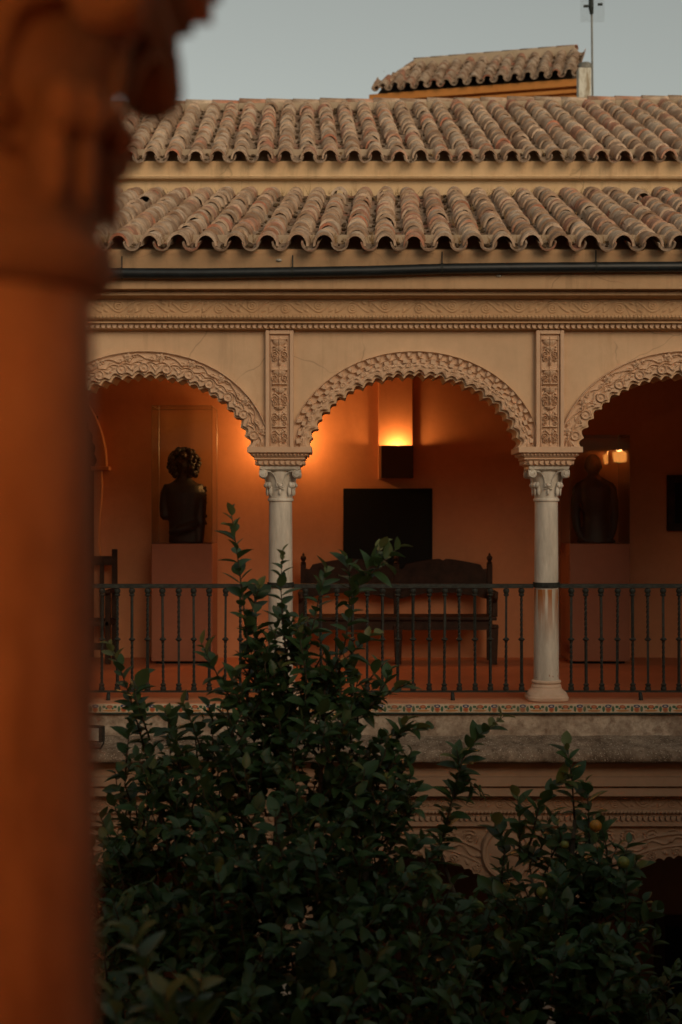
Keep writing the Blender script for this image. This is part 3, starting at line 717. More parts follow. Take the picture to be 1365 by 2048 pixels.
# ------------------------------------------------------------------ tiled roofs
def barrel(L, r0, r1, th, n=9, arc_=PI, up=1):
    v = []
    for y, r in ((0, r0), (L, r1)):
        for rad in (r, r - th):
            for k in range(n):
                a = (PI - arc_) / 2 + arc_ * k / (n - 1); v.append((rad * math.cos(a), y, up * rad * math.sin(a)))
    f = []
    for k in range(n - 1):
        o0, i0, o1, i1 = k, n + k, 2 * n + k, 3 * n + k
        f += [(o0, o0 + 1, o1 + 1, o1), (i0, i1, i1 + 1, i0 + 1), (o0, i0, i0 + 1, o0 + 1), (o1, o1 + 1, i1 + 1, i1)]
    f += [(0, 2 * n, 3 * n, n), (n - 1, 2 * n - 1, 4 * n - 1, 3 * n - 1)]
    return v, f
def squash(vf, k): return [(x, y, z * k) for x, y, z in vf[0]], vf[1]
def roof(name, label, loc, rz, nrow, pitch, ncour, th0, dth, skew, mat, panmat, expo=.305, nparts=300, vis=None, missing=(), rot_rows=None, weeds=200, x_first=0, end_inset=0):
    t = thing(name, label, 'roof', loc, rz)
    Lt = .43; R0, R1 = pitch * .372, pitch * .325
    cov = [MB().add(*squash(barrel(Lt, R0 * s_, R1 * s_, .021, 9, PI * 1.02), 1.22)).data('cover_tile', mat, True) for s_ in (1, .97, 1.03)]
    for c in cov: c.set_sharp_from_angle(angle=math.radians(40))
    pan_v, pan_f = barrel(Lt, pitch * .30, pitch * .355, .016, 8, PI * .98, -1)
    panme = MB().add(pan_v, pan_f).data('channel_tile', panmat, True); panme.set_sharp_from_angle(angle=math.radians(40))
    def place(x, v, w, th):
        return Vector((x + skew * v * math.cos(th), v * math.cos(th) - w * math.sin(th), v * math.sin(th) + w * math.cos(th)))
    cand = []; stuff = MB(); pans = MB(); deb = MB(); wd = MB()
    for i in range(nrow + 1):
        x = x_first + i * pitch; th = th0 + dth * (x - x_first)
        xj = random.uniform(-.014, .014); j0 = 0; j1 = ncour if not callable(ncour) else ncour(i)
        for j in range(j0, j1):
            if i == nrow: break
            if (i, j) in missing: continue
            v = j * expo + random.uniform(-.022, .022) - (.07 if j and random.random() < .035 else 0) + (random.uniform(-.03, .02) if j == 0 else 0)
            p = place(x + xj + random.uniform(-.009, .009), v, .018 + random.uniform(-.004, .006), th)
            rot = Euler((th + math.radians(-2.3) + random.uniform(-.012, .012), random.uniform(-.08, .08), -math.atan(skew) + random.uniform(-.055, .055)))
            me = random.choice(cov)
            cand.append((vis(p + Vector(loc)) if vis else 0, j, p, rot, me))
        for j in range(0, j1):
            v = j * expo - .05 + random.uniform(-.02, .02); xx = x - pitch / 2
            p = place(xx, v, pitch * .215, th); rot = Euler((th + math.radians(3), random.uniform(-.05, .05), -math.atan(skew)))
            if j == 0: inst('channel_tile', panme, t, p, rot)
            else:
                Mx = Matrix.LocRotScale(p, rot, None); pans.add([tuple(Mx @ Vector(q)) for q in pan_v], pan_f)
            for _ in range(5 if j == 0 else 3):
                c0 = place(xx + random.uniform(-.05, .05), v + random.uniform(0.02, expo), pitch * .0 + random.uniform(-.01, .02), th)
                r = random.uniform(.012, .03); deb.ell(c0, (r, r * 1.4, r * .7), 5, 4)
    cand.sort(key=lambda c: -c[0])
    for q, (s_, j, p, rot, me) in enumerate(cand):
        if q < nparts: inst('cover_tile', me, t, p, rot)
        else:
            Mx = Matrix.LocRotScale(p, rot, None); stuff.add([tuple(Mx @ v.co) for v in me.vertices], [tuple(f.vertices) for f in me.polygons])
    if stuff.v: tag(stuff.build('cover_tiles', mat, t, smooth=True, auto=True), kind='stuff')
    if pans.v: tag(pans.build('channel_tiles', panmat, t, smooth=True, auto=True), kind='stuff')
    tag(deb.build('channel_debris', M['debris'], t, smooth=True), kind='stuff')
    nc = ncour if not callable(ncour) else ncour(nrow // 2)
    for _ in range(weeds):
        i = random.randrange(nrow); x = x_first + (i - .5) * pitch + random.uniform(-.07, .07); th = th0 + dth * (x - x_first)
        v = random.choice((random.uniform(.0, .2), random.uniform(0, nc * expo), nc * expo - random.uniform(0, .3)))
        p = place(x, v, .03, th); hgt = random.uniform(.05, .17) * (1.5 if random.random() < .1 else 1)
        for _ in range(random.randint(2, 6)):
            d = Vector((random.uniform(-.5, .5), random.uniform(-.6, .3), 1)).normalized() * hgt * random.uniform(.5, 1)
            side = Vector((random.uniform(-1, 1), random.uniform(-1, 1), 0)).normalized() * .0022
            k = p + d * .55 + Vector((random.uniform(-.02, .02), 0, 0))
            wd.add([p - side, p + side, k + side * .8, p + d * 1.0 + Vector((d.x * .5, d.y * .3, -.1 * hgt)), k - side * .8], [(0, 1, 2, 4), (4, 2, 3)])
    if wd.v: tag(wd.build('dry_weeds', M['weed'], t), kind='stuff')
    return t, place
EV = 12.40
TH1 = math.radians(18.75); zE = Z(496, EV)
def vis1(p):
    px = 682.5 + p.x * FPX / max(p.y, 1); return -p.y - (50 if px < 195 or px > 1385 else 0)
x0r = X(-120, EV)
n1 = int((X(1850, EV) - x0r) / .2585)
rf1, pl1 = roof('barrel_tile_roof', 'long roof of weathered barrel tiles above the black pipe', (0, EV, zE), 0, n1, .2585, 13, TH1, 0, .0345, M['tile'], M['pan'], expo=.308, nparts=299, vis=vis1, x_first=x0r,
      missing={(int((X(640, EV) - x0r) / .2585) + 1, 11), (int((X(185, EV) - x0r) / .2585), 9), (int((X(1440, EV) - x0r) / .2585), 10)}, weeds=420)
MB().prism([(.12, -.065), (4.2, 4.15 * math.tan(TH1) - .05), (4.2, 4.15 * math.tan(TH1) - .2), (.55, .0)], XL - 1, XR + 1).build('roof_deck', M['debris'], rf1)
rough_prism('eave_fascia', [(F - .10, zE + .01), (F - .44, zE + .0), (F - .43, zE - .07), (F - .39, Z(540, F - .4)), (F - .10, Z(541, F - .4))], M['cornice'], arc, XL, XR, 300, .006, 5, 5)
MB().box(XL, XR, .27, .31, -.08, .17).build('eave_plug', M['mortar'], rf1)
# upper wall and roof
UW = 16.62
up = thing('upper_wall', 'cream stucco wall strip between the two long tiled roofs', 'wall', (0, UW, 0))
zu0, zu1 = Z(400, UW) - .3, Z(331, UW - .25)
zm = Z(358, UW - .24)
MB().prism([(-.14, zu0), (-.14, zm), (-.17, zm + .004), (-.235, zm + .010), (-.25, zm + .030), (-.23, zm + .040), (-.225, zm + .055), (-.235, zu1 - .04), (-.26, zu1 + .05), (.35, zu1 + .05), (.35, zu0)], XL - 3, XR + 3).build('wall_body', M['upper'], up)
UE = 16.28; TH2 = math.radians(23.9); x0u = X(-150, UE); n2 = int((X(1850, UE) - x0u) / .2585)
def vis2(p):
    px = 682.5 + p.x * FPX / max(p.y, 1); return -p.y - (50 if px < 235 or px > 1385 else 0)
rf2, pl2 = roof('ridged_tile_roof', 'upper roof of weathered barrel tiles with a capped ridge against the sky', (0, UE, Z(320, UE)), 0, n2, .2585, 12, TH2, math.radians(.12), -.029, M['tile'], M['pan'], expo=.315, nparts=299, vis=vis2, x_first=x0u, weeds=160)
MB().prism([(.12, -.055), (3.8, 3.75 * math.tan(TH2) - .08), (7.5, -.3), (.6, .0)], XL - 2, XR + 2).build('roof_deck', M['debris'], rf2)
MB().box(XL - 2, XR + 2, .25, .29, -.06, .19).build('eave_plug', M['mortar'], rf2)
rme = MB().add(*barrel(.46, .10, .085, .018, 9)).data('ridge_tile', M['tile'], True)
xr = X(-100, 20)
mort = MB()
while xr < X(1750, 20):
    th = TH2 + math.radians(.12) * (xr - x0u); p = pl2(xr, 3.80, .03, th)
    inst('ridge_tile', rme, rf2, (xr, p.y + .02, p.z + .02 + random.uniform(-.01, .01)), (0, random.uniform(-.035, .02) - .03, -PI / 2 + random.uniform(-.03, .03)))
    mort.box(xr - .01, xr + .37, p.y - .12, p.y + .2, p.z - .14, p.z + .03)
    xr += .372
mort.build('ridge_mortar', M['mortar'], rf2, bevel=.02)

# turret with its own tiled roof
DL, DR = 27.0, 26.05
pa, pb = Vector((X(757, DL), DL, 0)), Vector((X(1150, DR), DR, 0))
ang = math.atan2(pb.y - pa.y, pb.x - pa.x); Lw = (pb - pa).length
zt = Z(193, DL)
tur = thing('roof_turret', 'orange walled roof turret rising behind the main roof ridge', 'turret', (pa.x, pa.y, 0), ang)
for z0, z1, pr in ((zt - .12, zt + .02, .13), (zt - .23, zt - .16, .09), (zt - .35, zt - .27, .05)):
    MB().box(-.02 - pr, Lw + .02 + pr, -pr, 1.9, z0, z1).build('cornice_band', M['turret'], tur, bevel=.012)
MB().box(.0, Lw, .0, 1.88, EYE + 4.6, zt + .01).build('wall_body', M['turret'], tur)
nr = 15; pit = (Lw + .04) / nr
TT = math.radians(31)
rft, plt = roof('turret_roof', 'small roof of rust red barrel tiles on the turret', (pa.x, pa.y, zt + .07), ang, nr, pit, lambda i: max(2, min(5, 2 + int(i * 1.6))), TT, 0, -.02, M['tile_far'], M['tile_far'], expo=.30, nparts=299, weeds=14, x_first=pit * .5)
rft.location = (pa.x + .2 * math.sin(ang), pa.y - .2 * math.cos(ang), zt + .07)
MB().prism([(.1, -.06), (1.5, 1.4 * math.tan(TT) - .06), (2.2, -.06)], .0, Lw - .04).build('roof_deck', M['debris'], rft)
rz_ = 1.62 * math.sin(TT)
MB().prism([(1.30, rz_ - .25), (1.28, rz_ + .12), (1.55, rz_ + .14), (1.58, rz_ - .25)], .45, Lw - .10).build('ridge_wall', M['mortar'], rft, bevel=.02)
for k in range(9):
    inst('ridge_tile', rme, rft, (.45 + k * (Lw - .55) / 9, 1.42, rz_ + .115), (0, -.03, -PI / 2), (1.45, .86, .4))

a_, b_2 = Vector((.02, .05, .02)), Vector((.45, 1.40, rz_ + .05)); dv = b_2 - a_
for k in range(5):
    o = inst('hip_tile', rme, rft, a_ + dv * k / 5, dv.to_track_quat('Y', 'Z').to_euler(), (.95, .86, .8))
# post and aerial behind the ridge
DP = 23.5
po = thing('vent_post', 'whitewashed vent post with a grey cap beside the turret', 'post', (X(1171, DP), DP, EYE + 5))
h0 = Z(138, DP) - EYE - 5
MB().box(-.105, .105, -.105, .105, 0, h0).build('shaft', M['postwhite'], po, bevel=.015)
MB().lathe([(.105, h0 + .003), (.108, h0 + .085), (.085, h0 + .10), (.0, h0 + .112)], 20).build('cap', M['grey'], po, smooth=True, auto=True)
po.children[1].location = (-.02, 0, 0)
DA = 24.0
an = thing('television_aerial', 'thin television aerial mast with faint grid reflectors above the roofs', 'aerial', (X(1186, DA), DA, EYE + 5))
ztop = Z(-60, DA) - EYE - 5
MB().tube([(0, 0, 0), (0, 0, ztop * .5), (-.015, 0, Z(20, DA) - EYE - 5)], .017, 8).build('mast', M['grey'], an)
zh = Z(16, DA) - EYE - 5
MB().tube([(-.015, 0, zh - .1), (-.03, -.03, zh), (-.03, -.03, ztop)], [.03, .045, .03], 8).build('boom', M['iron'], an)
for sx, dz in ((-1, -.01), (1, .02)):
    MB().box(sx * .12 - .04, sx * .12 + .04, -.07, -.03, zh + .03 + dz - .02, zh + .03 + dz + .02).build('dipole', M['iron'], an, bevel=.008)
    r = MB()
    for k in range(9):
        x = sx * (.02 + k * .022); r.tube([(x, .02, zh - .22), (x, .02, ztop)], .0011, 4)
    for k in range(13):
        z = zh - .22 + k * .035; r.tube([(sx * .01, .02, z), (sx * .2, .02, z)], .0011, 4)
    r.build('grid_reflector', M['grey'], an)

# ------------------------------------------------------------------ black pipe under the eave
DPp = F - .445
pp = thing('black_pipe', 'black pipe slung below the tiled eave of the gallery roof', 'pipe', (0, DPp, 0))
path = [(X(x, DPp), 0, Z(y, DPp)) for x, y in ((-150, 546), (100, 546), (240, 546), (400, 546.5), (590, 544), (740, 541.5), (890, 537), (1050, 535), (1200, 534), (1365, 533), (1700, 533))]
MB().tube(path, .046, 14).build('pipe_run', M['pipe'], pp, smooth=True)
for x, y in ((245, 546), (587, 544), (886, 537), (1194, 534)):
    c = MB().tube([(X(x, DPp), 0, Z(y, DPp) + .0), (X(x, DPp) - .014, 0, Z(y, DPp))], .051, 14)
    c.box(X(x, DPp) - .010, X(x, DPp), .0, .006, Z(y, DPp) + .02, Z(y, DPp) + .15); c.build('clamp', M['iron'], pp)
for x in (346, 474, 560, 995):
    o = MB().ell((X(x, F - .25), F - (.385 if x != 560 else .425), Z(556 if x != 560 else 527, F - .25)), (.028, .02, .014), 10, 6).build('wall_clip', M['pale'], smooth=True)
    tag(o, {346: 'small pale clip under the black pipe, over the arch crown of the curly-haired bust', 474: 'small pale clip under the black pipe, between a rose-carved arch crown and the leaf-screened column', 560: 'small pale clip on the wall between tiled eave and black pipe', 995: 'small pale clip under the black pipe, over the arch of the settle'}[x], 'clip', 'pale clips along the pipe')

# ------------------------------------------------------------------ things inside the gallery
# wall pier with its uplighter
PD = .085
pxl, pxr = X(757, WB - PD), X(826, WB - PD)
pier = MB().box(pxl, pxr, WB - PD, WB - .002, Z(958, WB - PD), EYE + 1.998).build('wall_pier', M['orange'], bevel=.006)
tag(pier, 'terracotta wall pier glowing above the uplighter box', 'pier')
def uplighter(label, x, ywall, z, w, h, d, power, pierw=None, facing=-1):
    t = thing('uplighter', label, 'lamp', (x, ywall, z), 0 if facing < 0 else PI, 'box uplighters of the galleries')
    m = MB().box(-w / 2, w / 2, -d, -d + .012, 0, h).box(-w / 2, -w / 2 + .012, -d + .012, -.002, 0, h).box(w / 2 - .012, w / 2, -d + .012, -.002, 0, h).box(-w / 2 + .012, w / 2 - .012, -d + .012, -.002, 0, .02)
    m.build('housing', M['lampbox'], t)
    MB().lathe([(.012, h - .16), (.012, h - .12), (.03, h - .09), (.034, h - .065), (.026, h - .04), (.0, h - .032)], 14, 0, -d / 2).build('bulb', M['bulb'], t, smooth=True)
    MB().box(-.03, .03, -d / 2 - .03, -d / 2 + .03, .021, h - .16).build('socket', M['grey'], t)
    ld = bpy.data.lights.new('uplighter_light', 'POINT'); ld.energy = power; ld.color = (1, .45, .13); ld.shadow_soft_size = .045
    lo = bpy.data.objects.new('uplighter_light', ld); C.objects.link(lo); lo.parent = t; lo.location = (0, -d / 2, h - .05)
    return t
bh = (958 - 891) * (WB - PD) / FPX
uplighter('dark box uplighter on the terracotta pier above the black painting', X(794.5, WB - PD - .1), WB - PD - .002, Z(956, WB - PD - .1), .375, .38, .22, 38)
# lamp hidden behind the left column: open wall lantern
def lantern(label, x, ywall, z, power, face=-1):
    t = thing('wall_lantern', label, 'lamp', (x, ywall, z), 0 if face < 0 else PI)
    MB().box(-.05, .05, -.02, -.002, -.16, .08).build('back_plate', M['iron'], t, bevel=.004)
    MB().tube([(0, -.02, -.12), (0, -.12, -.15), (0, -.17, -.12)], .012, 8).build('bracket', M['iron'], t, smooth=True)
    MB().lathe([(.05, -.12), (.055, -.105), (.02, -.1)], 14, 0, -.17).build('dish', M['iron'], t)
    MB().lathe([(.018, -.10), (.034, -.06), (.036, -.02), (.026, .02), (.0, .04)], 14, 0, -.17).build('bulb', M['bulb'], t, smooth=True)
    ld = bpy.data.lights.new('lantern_light', 'POINT'); ld.energy = power; ld.color = (1, .45, .13); ld.shadow_soft_size = .05
    lo = bpy.data.objects.new('lantern_light', ld); C.objects.link(lo); lo.parent = t; lo.location = (0, -.23, -.02)
    return t
lantern('lit wall lantern hidden behind the capital of the leaf-screened marble column', X(566, WB - .2), WB, Z(872, WB), 62)

# black painting behind the settle
pt = thing('dark_painting', 'large black painting on the terracotta wall above the settle', 'painting', (X(776, WB), WB, Z(977, WB)))
hw = (865 - 687) / 2 * WB / FPX; ph_ = (1150 - 977) * WB / FPX
MB().box(-hw, hw, -.05, -.004, -ph_, 0).build('frame', M['black'], pt, bevel=.006)
MB().box(-hw + .05, hw - .05, -.058, -.0505, -ph_ + .05, -.05).build('canvas', M['black'], pt)
p2 = thing('framed_painting', 'dark framed painting on the wall past the smooth-headed bust', 'painting', (X(1334, WB), WB, Z(1006, WB)))
w2, h2 = .9, (1062 - 950) / 2 * WB / FPX
q = MB()
for a0, a1, y in ((0, .05, -.07), (.05, .09, -.05)):
    q.box(a0, a1, y, -.004, -h2 + a0, h2 - a0).box(w2 - a1, w2 - a0, y, -.004, -h2 + a0, h2 - a0).box(a1, w2 - a1, y, -.004, h2 - a1, h2 - a0).box(a1, w2 - a1, y, -.004, -h2 + a0, -h2 + a1)
q.build('frame', M['wood'], p2, bevel=.006)
MB().box(.09, w2 - .09, -.03, -.006, -h2 + .09, h2 - .09).build('canvas', M['black'], p2)

# settle
BD = 16.62
bx0, bx1 = X(607, BD), X(980, BD); bl = bx1 - bx0
st = thing('wooden_settle', 'dark carved wooden settle with scalloped double back and finials', 'bench', ((bx0 + bx1) / 2, BD, CURB))
def hz(y, D=BD): return Z(y, D) - CURB
def backcurve(n=60):
    top = []; bot = []
    for i in range(n + 1):
        u = i / n; half = (u * 2) % 1 if u < 1 else 1; x = -bl / 2 + u * bl
        c = abs(half - .5) * 2
        t = hz(1121) - .0 - (.105 * max(0, (c - .12)) ** 1.25) + (.012 if c < .04 else .018) - .012 * (c < .06)
        if c > .82: t = hz(1143) + .035 * abs(math.sin((c - .82) / .18 * PI))
        top.append((x, t))
        bt = hz(1184) - .10 * max(0, (c - .15)) ** 1.5 - (.012 * abs(math.sin(c * 9)))
        bot.append((x, bt))
    return top, bot
top, bot = backcurve()
m = MB()
for i in range(len(top) - 1):
    m.prismy([bot[i], bot[i + 1], top[i + 1], top[i]], 0, .035)
m.build('back_panel', M['wood'], st)
for x, zt_ in ((-bl / 2, 1130), (0, 1130), (bl / 2, 1130)):
    p = MB().box(x - .032, x + .032, -.012, .05, 0 if x else hz(1240), hz(1128)).lathe([(.026, hz(1128)), (.036, hz(1126)), (.018, hz(1123)), (.036, hz(1117)), (.03, hz(1113)), (.012, hz(1111)), (.016, hz(1109)), (.0, hz(1105))], 12, x, .018)
    p.build('finial_post', M['wood'], st, bevel=.004)
MB().box(-bl / 2 - .03, bl / 2 + .03, -.50, .03, hz(1240, BD - .4) , hz(1240, BD - .4) + .04).build('seat', M['wood'], st, bevel=.01)
MB().box(-bl / 2 + .03, bl / 2 - .03, -.46, -.435, hz(1240, BD - .4) - .11, hz(1240, BD - .4) - .002).build('apron', M['wood'], st)
for x in (-bl / 2 + .03, 0, bl / 2 - .0):
    MB().frustum(x, -.45, 0, .45, .035, .035, .05, .045).lathe([(.05, .40), (.06, .42), (.05, .44)], 12, x, -.45).build('leg', M['wood'], st, bevel=.005)
for sx in (-1, 1):
    x = sx * (bl / 2 + .012)
    a_ = MB().box(x - .035, x + .035, -.5, .0, hz(1186), hz(1186) + .04).box(x - .03, x + .03, -.47, -.41, hz(1240, BD - .4) + .04, hz(1186))
    a_.tube([(x, -.52, hz(1186) + .02), (x, -.53, hz(1190)), (x, -.50, hz(1195))], .03, 8)
    a_.build('armrest', M['wood'], st, bevel=.006)

# pedestals, glass cases, busts
PF, PB_ = 16.22, 16.88
def pedestal(label, px0, px1, pyt, group):
    x0, x1 = X(px0, PF), X(px1, PF); t = thing('pedestal', label, 'pedestal', ((x0 + x1) / 2, (PF + PB_) / 2, CURB - .004), 0, group)
    w, d, h = (x1 - x0) / 2, (PB_ - PF) / 2, Z(pyt, PF) - CURB
    MB().box(-w, w, -d, d, .03, h).build('body', M['pedestal'], t, bevel=.008)
    MB().box(-w + .05, w - .05, -d + .05, d - .05, 0, .03).build('plinth', M['black'], t)
    return t, w, d, h
def case(label, t, w, d, h, pyt):
    z0 = t.location.z + h + .001; H = Z(pyt, PF) - z0
    g = thing('glass_case', label, 'glass case', (t.location.x, t.location.y, z0), 0, 'glass cases over the busts')
    w -= .004; d -= .004; th = .006
    MB().add([(-w, -d, 0), (w, -d, 0), (w, -d, H), (-w, -d, H)], [(0, 1, 2, 3)]).build('pane', M['glass'], g)
    MB().add([(-w, d, 0), (w, d, 0), (w, d, H), (-w, d, H)], [(0, 3, 2, 1)]).build('pane', M['glass'], g)
    MB().add([(-w, -d, 0), (-w, d, 0), (-w, d, H), (-w, -d, H)], [(0, 3, 2, 1)]).build('pane', M['glass'], g)
    MB().add([(w, -d, 0), (w, d, 0), (w, d, H), (w, -d, H)], [(0, 1, 2, 3)]).build('pane', M['glass'], g)
    MB().add([(-w, -d, H), (w, -d, H), (w, d, H), (-w, d, H)], [(0, 1, 2, 3)]).build('pane', M['glass'], g)
    q = MB(); r = .0026
    for a, b in (((-w, -d, 0), (-w, -d, H)), ((w, -d, 0), (w, -d, H)), ((-w, d, 0), (-w, d, H)), ((w, d, 0), (w, d, H)), ((-w, -d, H), (w, -d, H)), ((-w, d, H), (w, d, H)), ((-w, -d, H), (-w, d, H)), ((w, -d, H), (w, d, H))):
        q.tube([a, b], r, 4)
    q.build('edge_strip', M['glass_edge'], g)
    return g
def remesh(o, vs=.012, it=4):
    r = o.modifiers.new('remesh', 'REMESH'); r.mode = 'VOXEL'; r.voxel_size = vs; r.use_smooth_shade = True
    s = o.modifiers.new('smooth', 'SMOOTH'); s.iterations = it; s.factor = .5
def loft(m, rings, n=20):          # rings: (z, rx, ry, cx, cy)
    v = []; f = []
    for z, rx, ry, cx, cy in rings:
        for k in range(n):
            a = 2 * PI * k / n; c, s = math.cos(a), math.sin(a)
            v.append((cx + rx * math.copysign(abs(c) ** .85, c), cy + ry * math.copysign(abs(s) ** .85, s), z))
    m.add(v, [(j * n + k, j * n + (k + 1) % n, (j + 1) * n + (k + 1) % n, (j + 1) * n + k) for j in range(len(rings) - 1) for k in range(n)] + [tuple(range(n - 1, -1, -1)), tuple(range((len(rings) - 1) * n, len(rings) * n))])
BDi = 16.55
pd1, w1, d1, h1 = pedestal('brown pedestal under the curly-haired bust', 303, 425, 1087, 'brown pedestals along the gallery wall')
case('tall glass case over the curly-haired bust', pd1, w1, d1, h1, 811)
def bz_(y): return (1086 - y) * BDi / FPX
bx = lambda x, c: (x - c) * BDi / FPX
b1 = thing('bust', 'black bust of a figure with thick curly hair on its pedestal', 'bust', (X(368, BDi), BDi, pd1.location.z + h1 + .002))
m = MB(); c0 = 368
loft(m, [(0, .20, .15, .02, 0), (bz_(1070), .19, .15, .02, 0), (bz_(1040), .185, .15, .01, 0), (bz_(1010), .215, .16, 0, 0), (bz_(985), .235, .155, 0, 0), (bz_(972), .215, .13, 0, 0), (bz_(963), .13, .1, 0, 0), (bz_(955), .075, .08, 0, -.01), (bz_(935), .07, .075, 0, -.01)])
loft(m, [(bz_(968), .05, .05, -.18, 0), (bz_(985), .075, .08, -.2, 0), (bz_(1010), .07, .085, -.215, -.01), (bz_(1033), .06, .075, -.215, -.03), (bz_(1040), .03, .04, -.21, -.03)])   # arm cut off above the elbow
loft(m, [(bz_(968), .05, .05, .17, 0), (bz_(985), .07, .08, .19, 0), (bz_(1010), .065, .08, .2, -.01), (bz_(1050), .06, .08, .19, -.02), (0, .06, .08, .17, -.02)])
m.tube([(-.15, -.13, bz_(1066)), (-.05, -.17, bz_(1060)), (.08, -.17, bz_(1054)), (.17, -.10, bz_(1045))], [.035, .045, .045, .04], 10)
m.ell((0, -.03, bz_(930)), (.085, .105, .125), 16, 12).ell((0, -.135, bz_(932)), (.016, .022, .03), 8, 6).ell((0, -.12, bz_(943)), (.03, .02, .01), 8, 6).ell((-.035, -.118, bz_(926)), (.02, .012, .008), 8, 6).ell((.035, -.118, bz_(926)), (.02, .012, .008), 8, 6)
body = m.build('body', M['bronze'], b1, smooth=True); remesh(body, .014, 3)
m = MB(); rr_ = random.Random(3)
for k in range(230):
    a = rr_.uniform(0, 2 * PI); ph = math.acos(rr_.uniform(-.75, 1)); r = rr_.uniform(.92, 1.06)
    p = Vector((.175 * math.sin(ph) * math.cos(a) * r, .165 * math.sin(ph) * math.sin(a) * r, .185 * math.cos(ph) * r))
    if p.y < -.06 and abs(p.x) < .085 and p.z < .09: continue
    s_ = rr_.uniform(.02, .036); m.ell((p.x, p.y + .01, p.z + bz_(929)), (s_, s_, s_), 8, 5)
m.ell((0, .02, bz_(929)), (.16, .14, .17), 14, 10)
m.build('curly_hair', M['bronze'], b1, smooth=True)
m = MB()
for k in range(26): m.ell((.235 + rr_.uniform(-.018, .02), rr_.uniform(-.04, .05), bz_(975 + k * 3.0)), (rr_.uniform(.012, .024),) * 3, 7, 5)
m.build('drapery_edge', M['bronze'], b1, smooth=True)

pd2, w2_, d2_, h2_ = pedestal('brown pedestal under the smooth-headed bust', 1140, 1261, 1087, 'brown pedestals along the gallery wall')
case('low glass case over the smooth-headed bust, with a lamp reflected in it', pd2, w2_, d2_, h2_, 870)
b2 = thing('bust', 'black half-length figure with smooth hair on its pedestal', 'bust', (X(1190, BDi), BDi, pd2.location.z + h2_ + .002))
m = MB()
loft(m, [(0, .205, .16, 0, 0), (bz_(1075), .195, .15, 0, 0), (bz_(1055), .155, .13, .01, 0), (bz_(1030), .145, .125, .01, 0), (bz_(1000), .175, .14, 0, 0), (bz_(975), .19, .135, 0, 0), (bz_(962), .17, .11, 0, 0), (bz_(954), .09, .085, -.01, -.01), (bz_(948), .062, .065, -.015, -.01), (bz_(935), .06, .065, -.015, -.01)])
for sx in (-1, 1):
    loft(m, [(bz_(964), .04, .05, sx * .165, 0), (bz_(975), .065, .07, sx * .19, 0), (bz_(1000), .06, .065, sx * .215, 0), (bz_(1030), .052, .055, sx * .225, -.01), (bz_(1055), .045, .05, sx * .21, -.04), (bz_(1072), .045, .05, sx * .175, -.07), (bz_(1080), .04, .05, sx * .14, -.09)])
m.ell((-.018, -.02, bz_(932)), (.088, .105, .128), 16, 12).ell((-.018, .02, bz_(929)), (.10, .10, .125), 16, 12).ell((-.018, -.13, bz_(934)), (.015, .02, .028), 8, 6)
m.ell((-.018, -.112, bz_(944)), (.028, .02, .01), 8, 6).ell((-.115, .0, bz_(934)), (.012, .02, .03), 8, 6).ell((.08, .0, bz_(934)), (.012, .02, .03), 8, 6)
m.ell((.17, -.06, .02), (.07, .08, .03), 10, 6)
body = m.build('figure', M['bronze'], b2, smooth=True); remesh(body, .013, 3)

# armchair at the doorway end
CHX = X(168, 16.4)
ch = thing('wooden_armchair', 'dark wooden armchair against the wall beside the tall glass case', 'armchair', (CHX, 16.45, CURB))
for sx in (-1, 1):
    x = sx * .31
    MB().box(x - .03, x + .03, .2, .26, 0, hz(1098, 16.7)).build('back_post', M['wood'], ch, bevel=.005)
    MB().box(x - .03, x + .03, -.28, -.22, 0, hz(1186, 16.3)).build('front_leg', M['wood'], ch, bevel=.005)
    MB().box(x - .04, x + .04, -.34, .22, hz(1186, 16.3), hz(1186, 16.3) + .035).build('armrest', M['wood'], ch, bevel=.008)
MB().box(-.28, .28, .21, .25, hz(1130, 16.7), hz(1112, 16.7)).build('crest_rail', M['wood'], ch, bevel=.004)
for x in (-.14, 0, .16): MB().box(x - .025, x + .025, .22, .24, .5, hz(1130, 16.7)).build('slat', M['wood'], ch)
MB().box(-.33, .33, -.28, .25, .43, .49).build('seat', M['wood'], ch, bevel=.01)
MB().box(-.28, .28, -.26, -.235, .16, .24).build('stretcher', M['wood'], ch)
# carved doorway at the far left end of the back wall
dw = thing('carved_doorway', 'scalloped carved plaster doorway glowing orange at the end of the gallery', 'doorway', (X(60, WB), WB, CURB))
rx_, rz0 = X(196, WB) - X(60, WB), hz(933, WB)
pts_o, pts_i = [], []
for k in range(90):
    a = PI * k / 89; sc_ = .03 * abs(math.sin(k * .75)); pts_i.append(((rx_ - .02 + sc_) * math.cos(a), rz0 + (1.0 + sc_) * math.sin(a))); pts_o.append(((rx_ + .12) * math.cos(a), rz0 + 1.13 * math.sin(a)))
m = MB()
for k in range(89): m.prismy([pts_i[k], pts_i[k + 1], pts_o[k + 1], pts_o[k]], -.14, -.002)
m.build('carved_arch', M['orange'], dw)
for sx in (-1, 1):
    MB().box(sx * (rx_ + .05) - .11, sx * (rx_ + .05) + .11, -.17, -.002, rz0 - .05, rz0 - .002).build('impost', M['orange'], dw, bevel=.008)
    j = MB()
    for k in range(12):
        z1 = rz0 - .052 - k * (rz0 - .06) / 12; z0 = z1 - (rz0 - .06) / 12
        j.prismy([(sx * (rx_ - .03), z0), (sx * (rx_ + .045 + .02 * math.cos(k)), z0), (sx * (rx_ + .045 + .02 * math.cos(k - 1)), z1), (sx * (rx_ - .03), z1)], -.12, -.002)
    j.build('jamb', M['orange'], dw)
MB().box(-rx_ + .0, rx_ - .0, -.006, -.003, 0, rz0 + .6).build('door_leaf', M['wood'], dw)

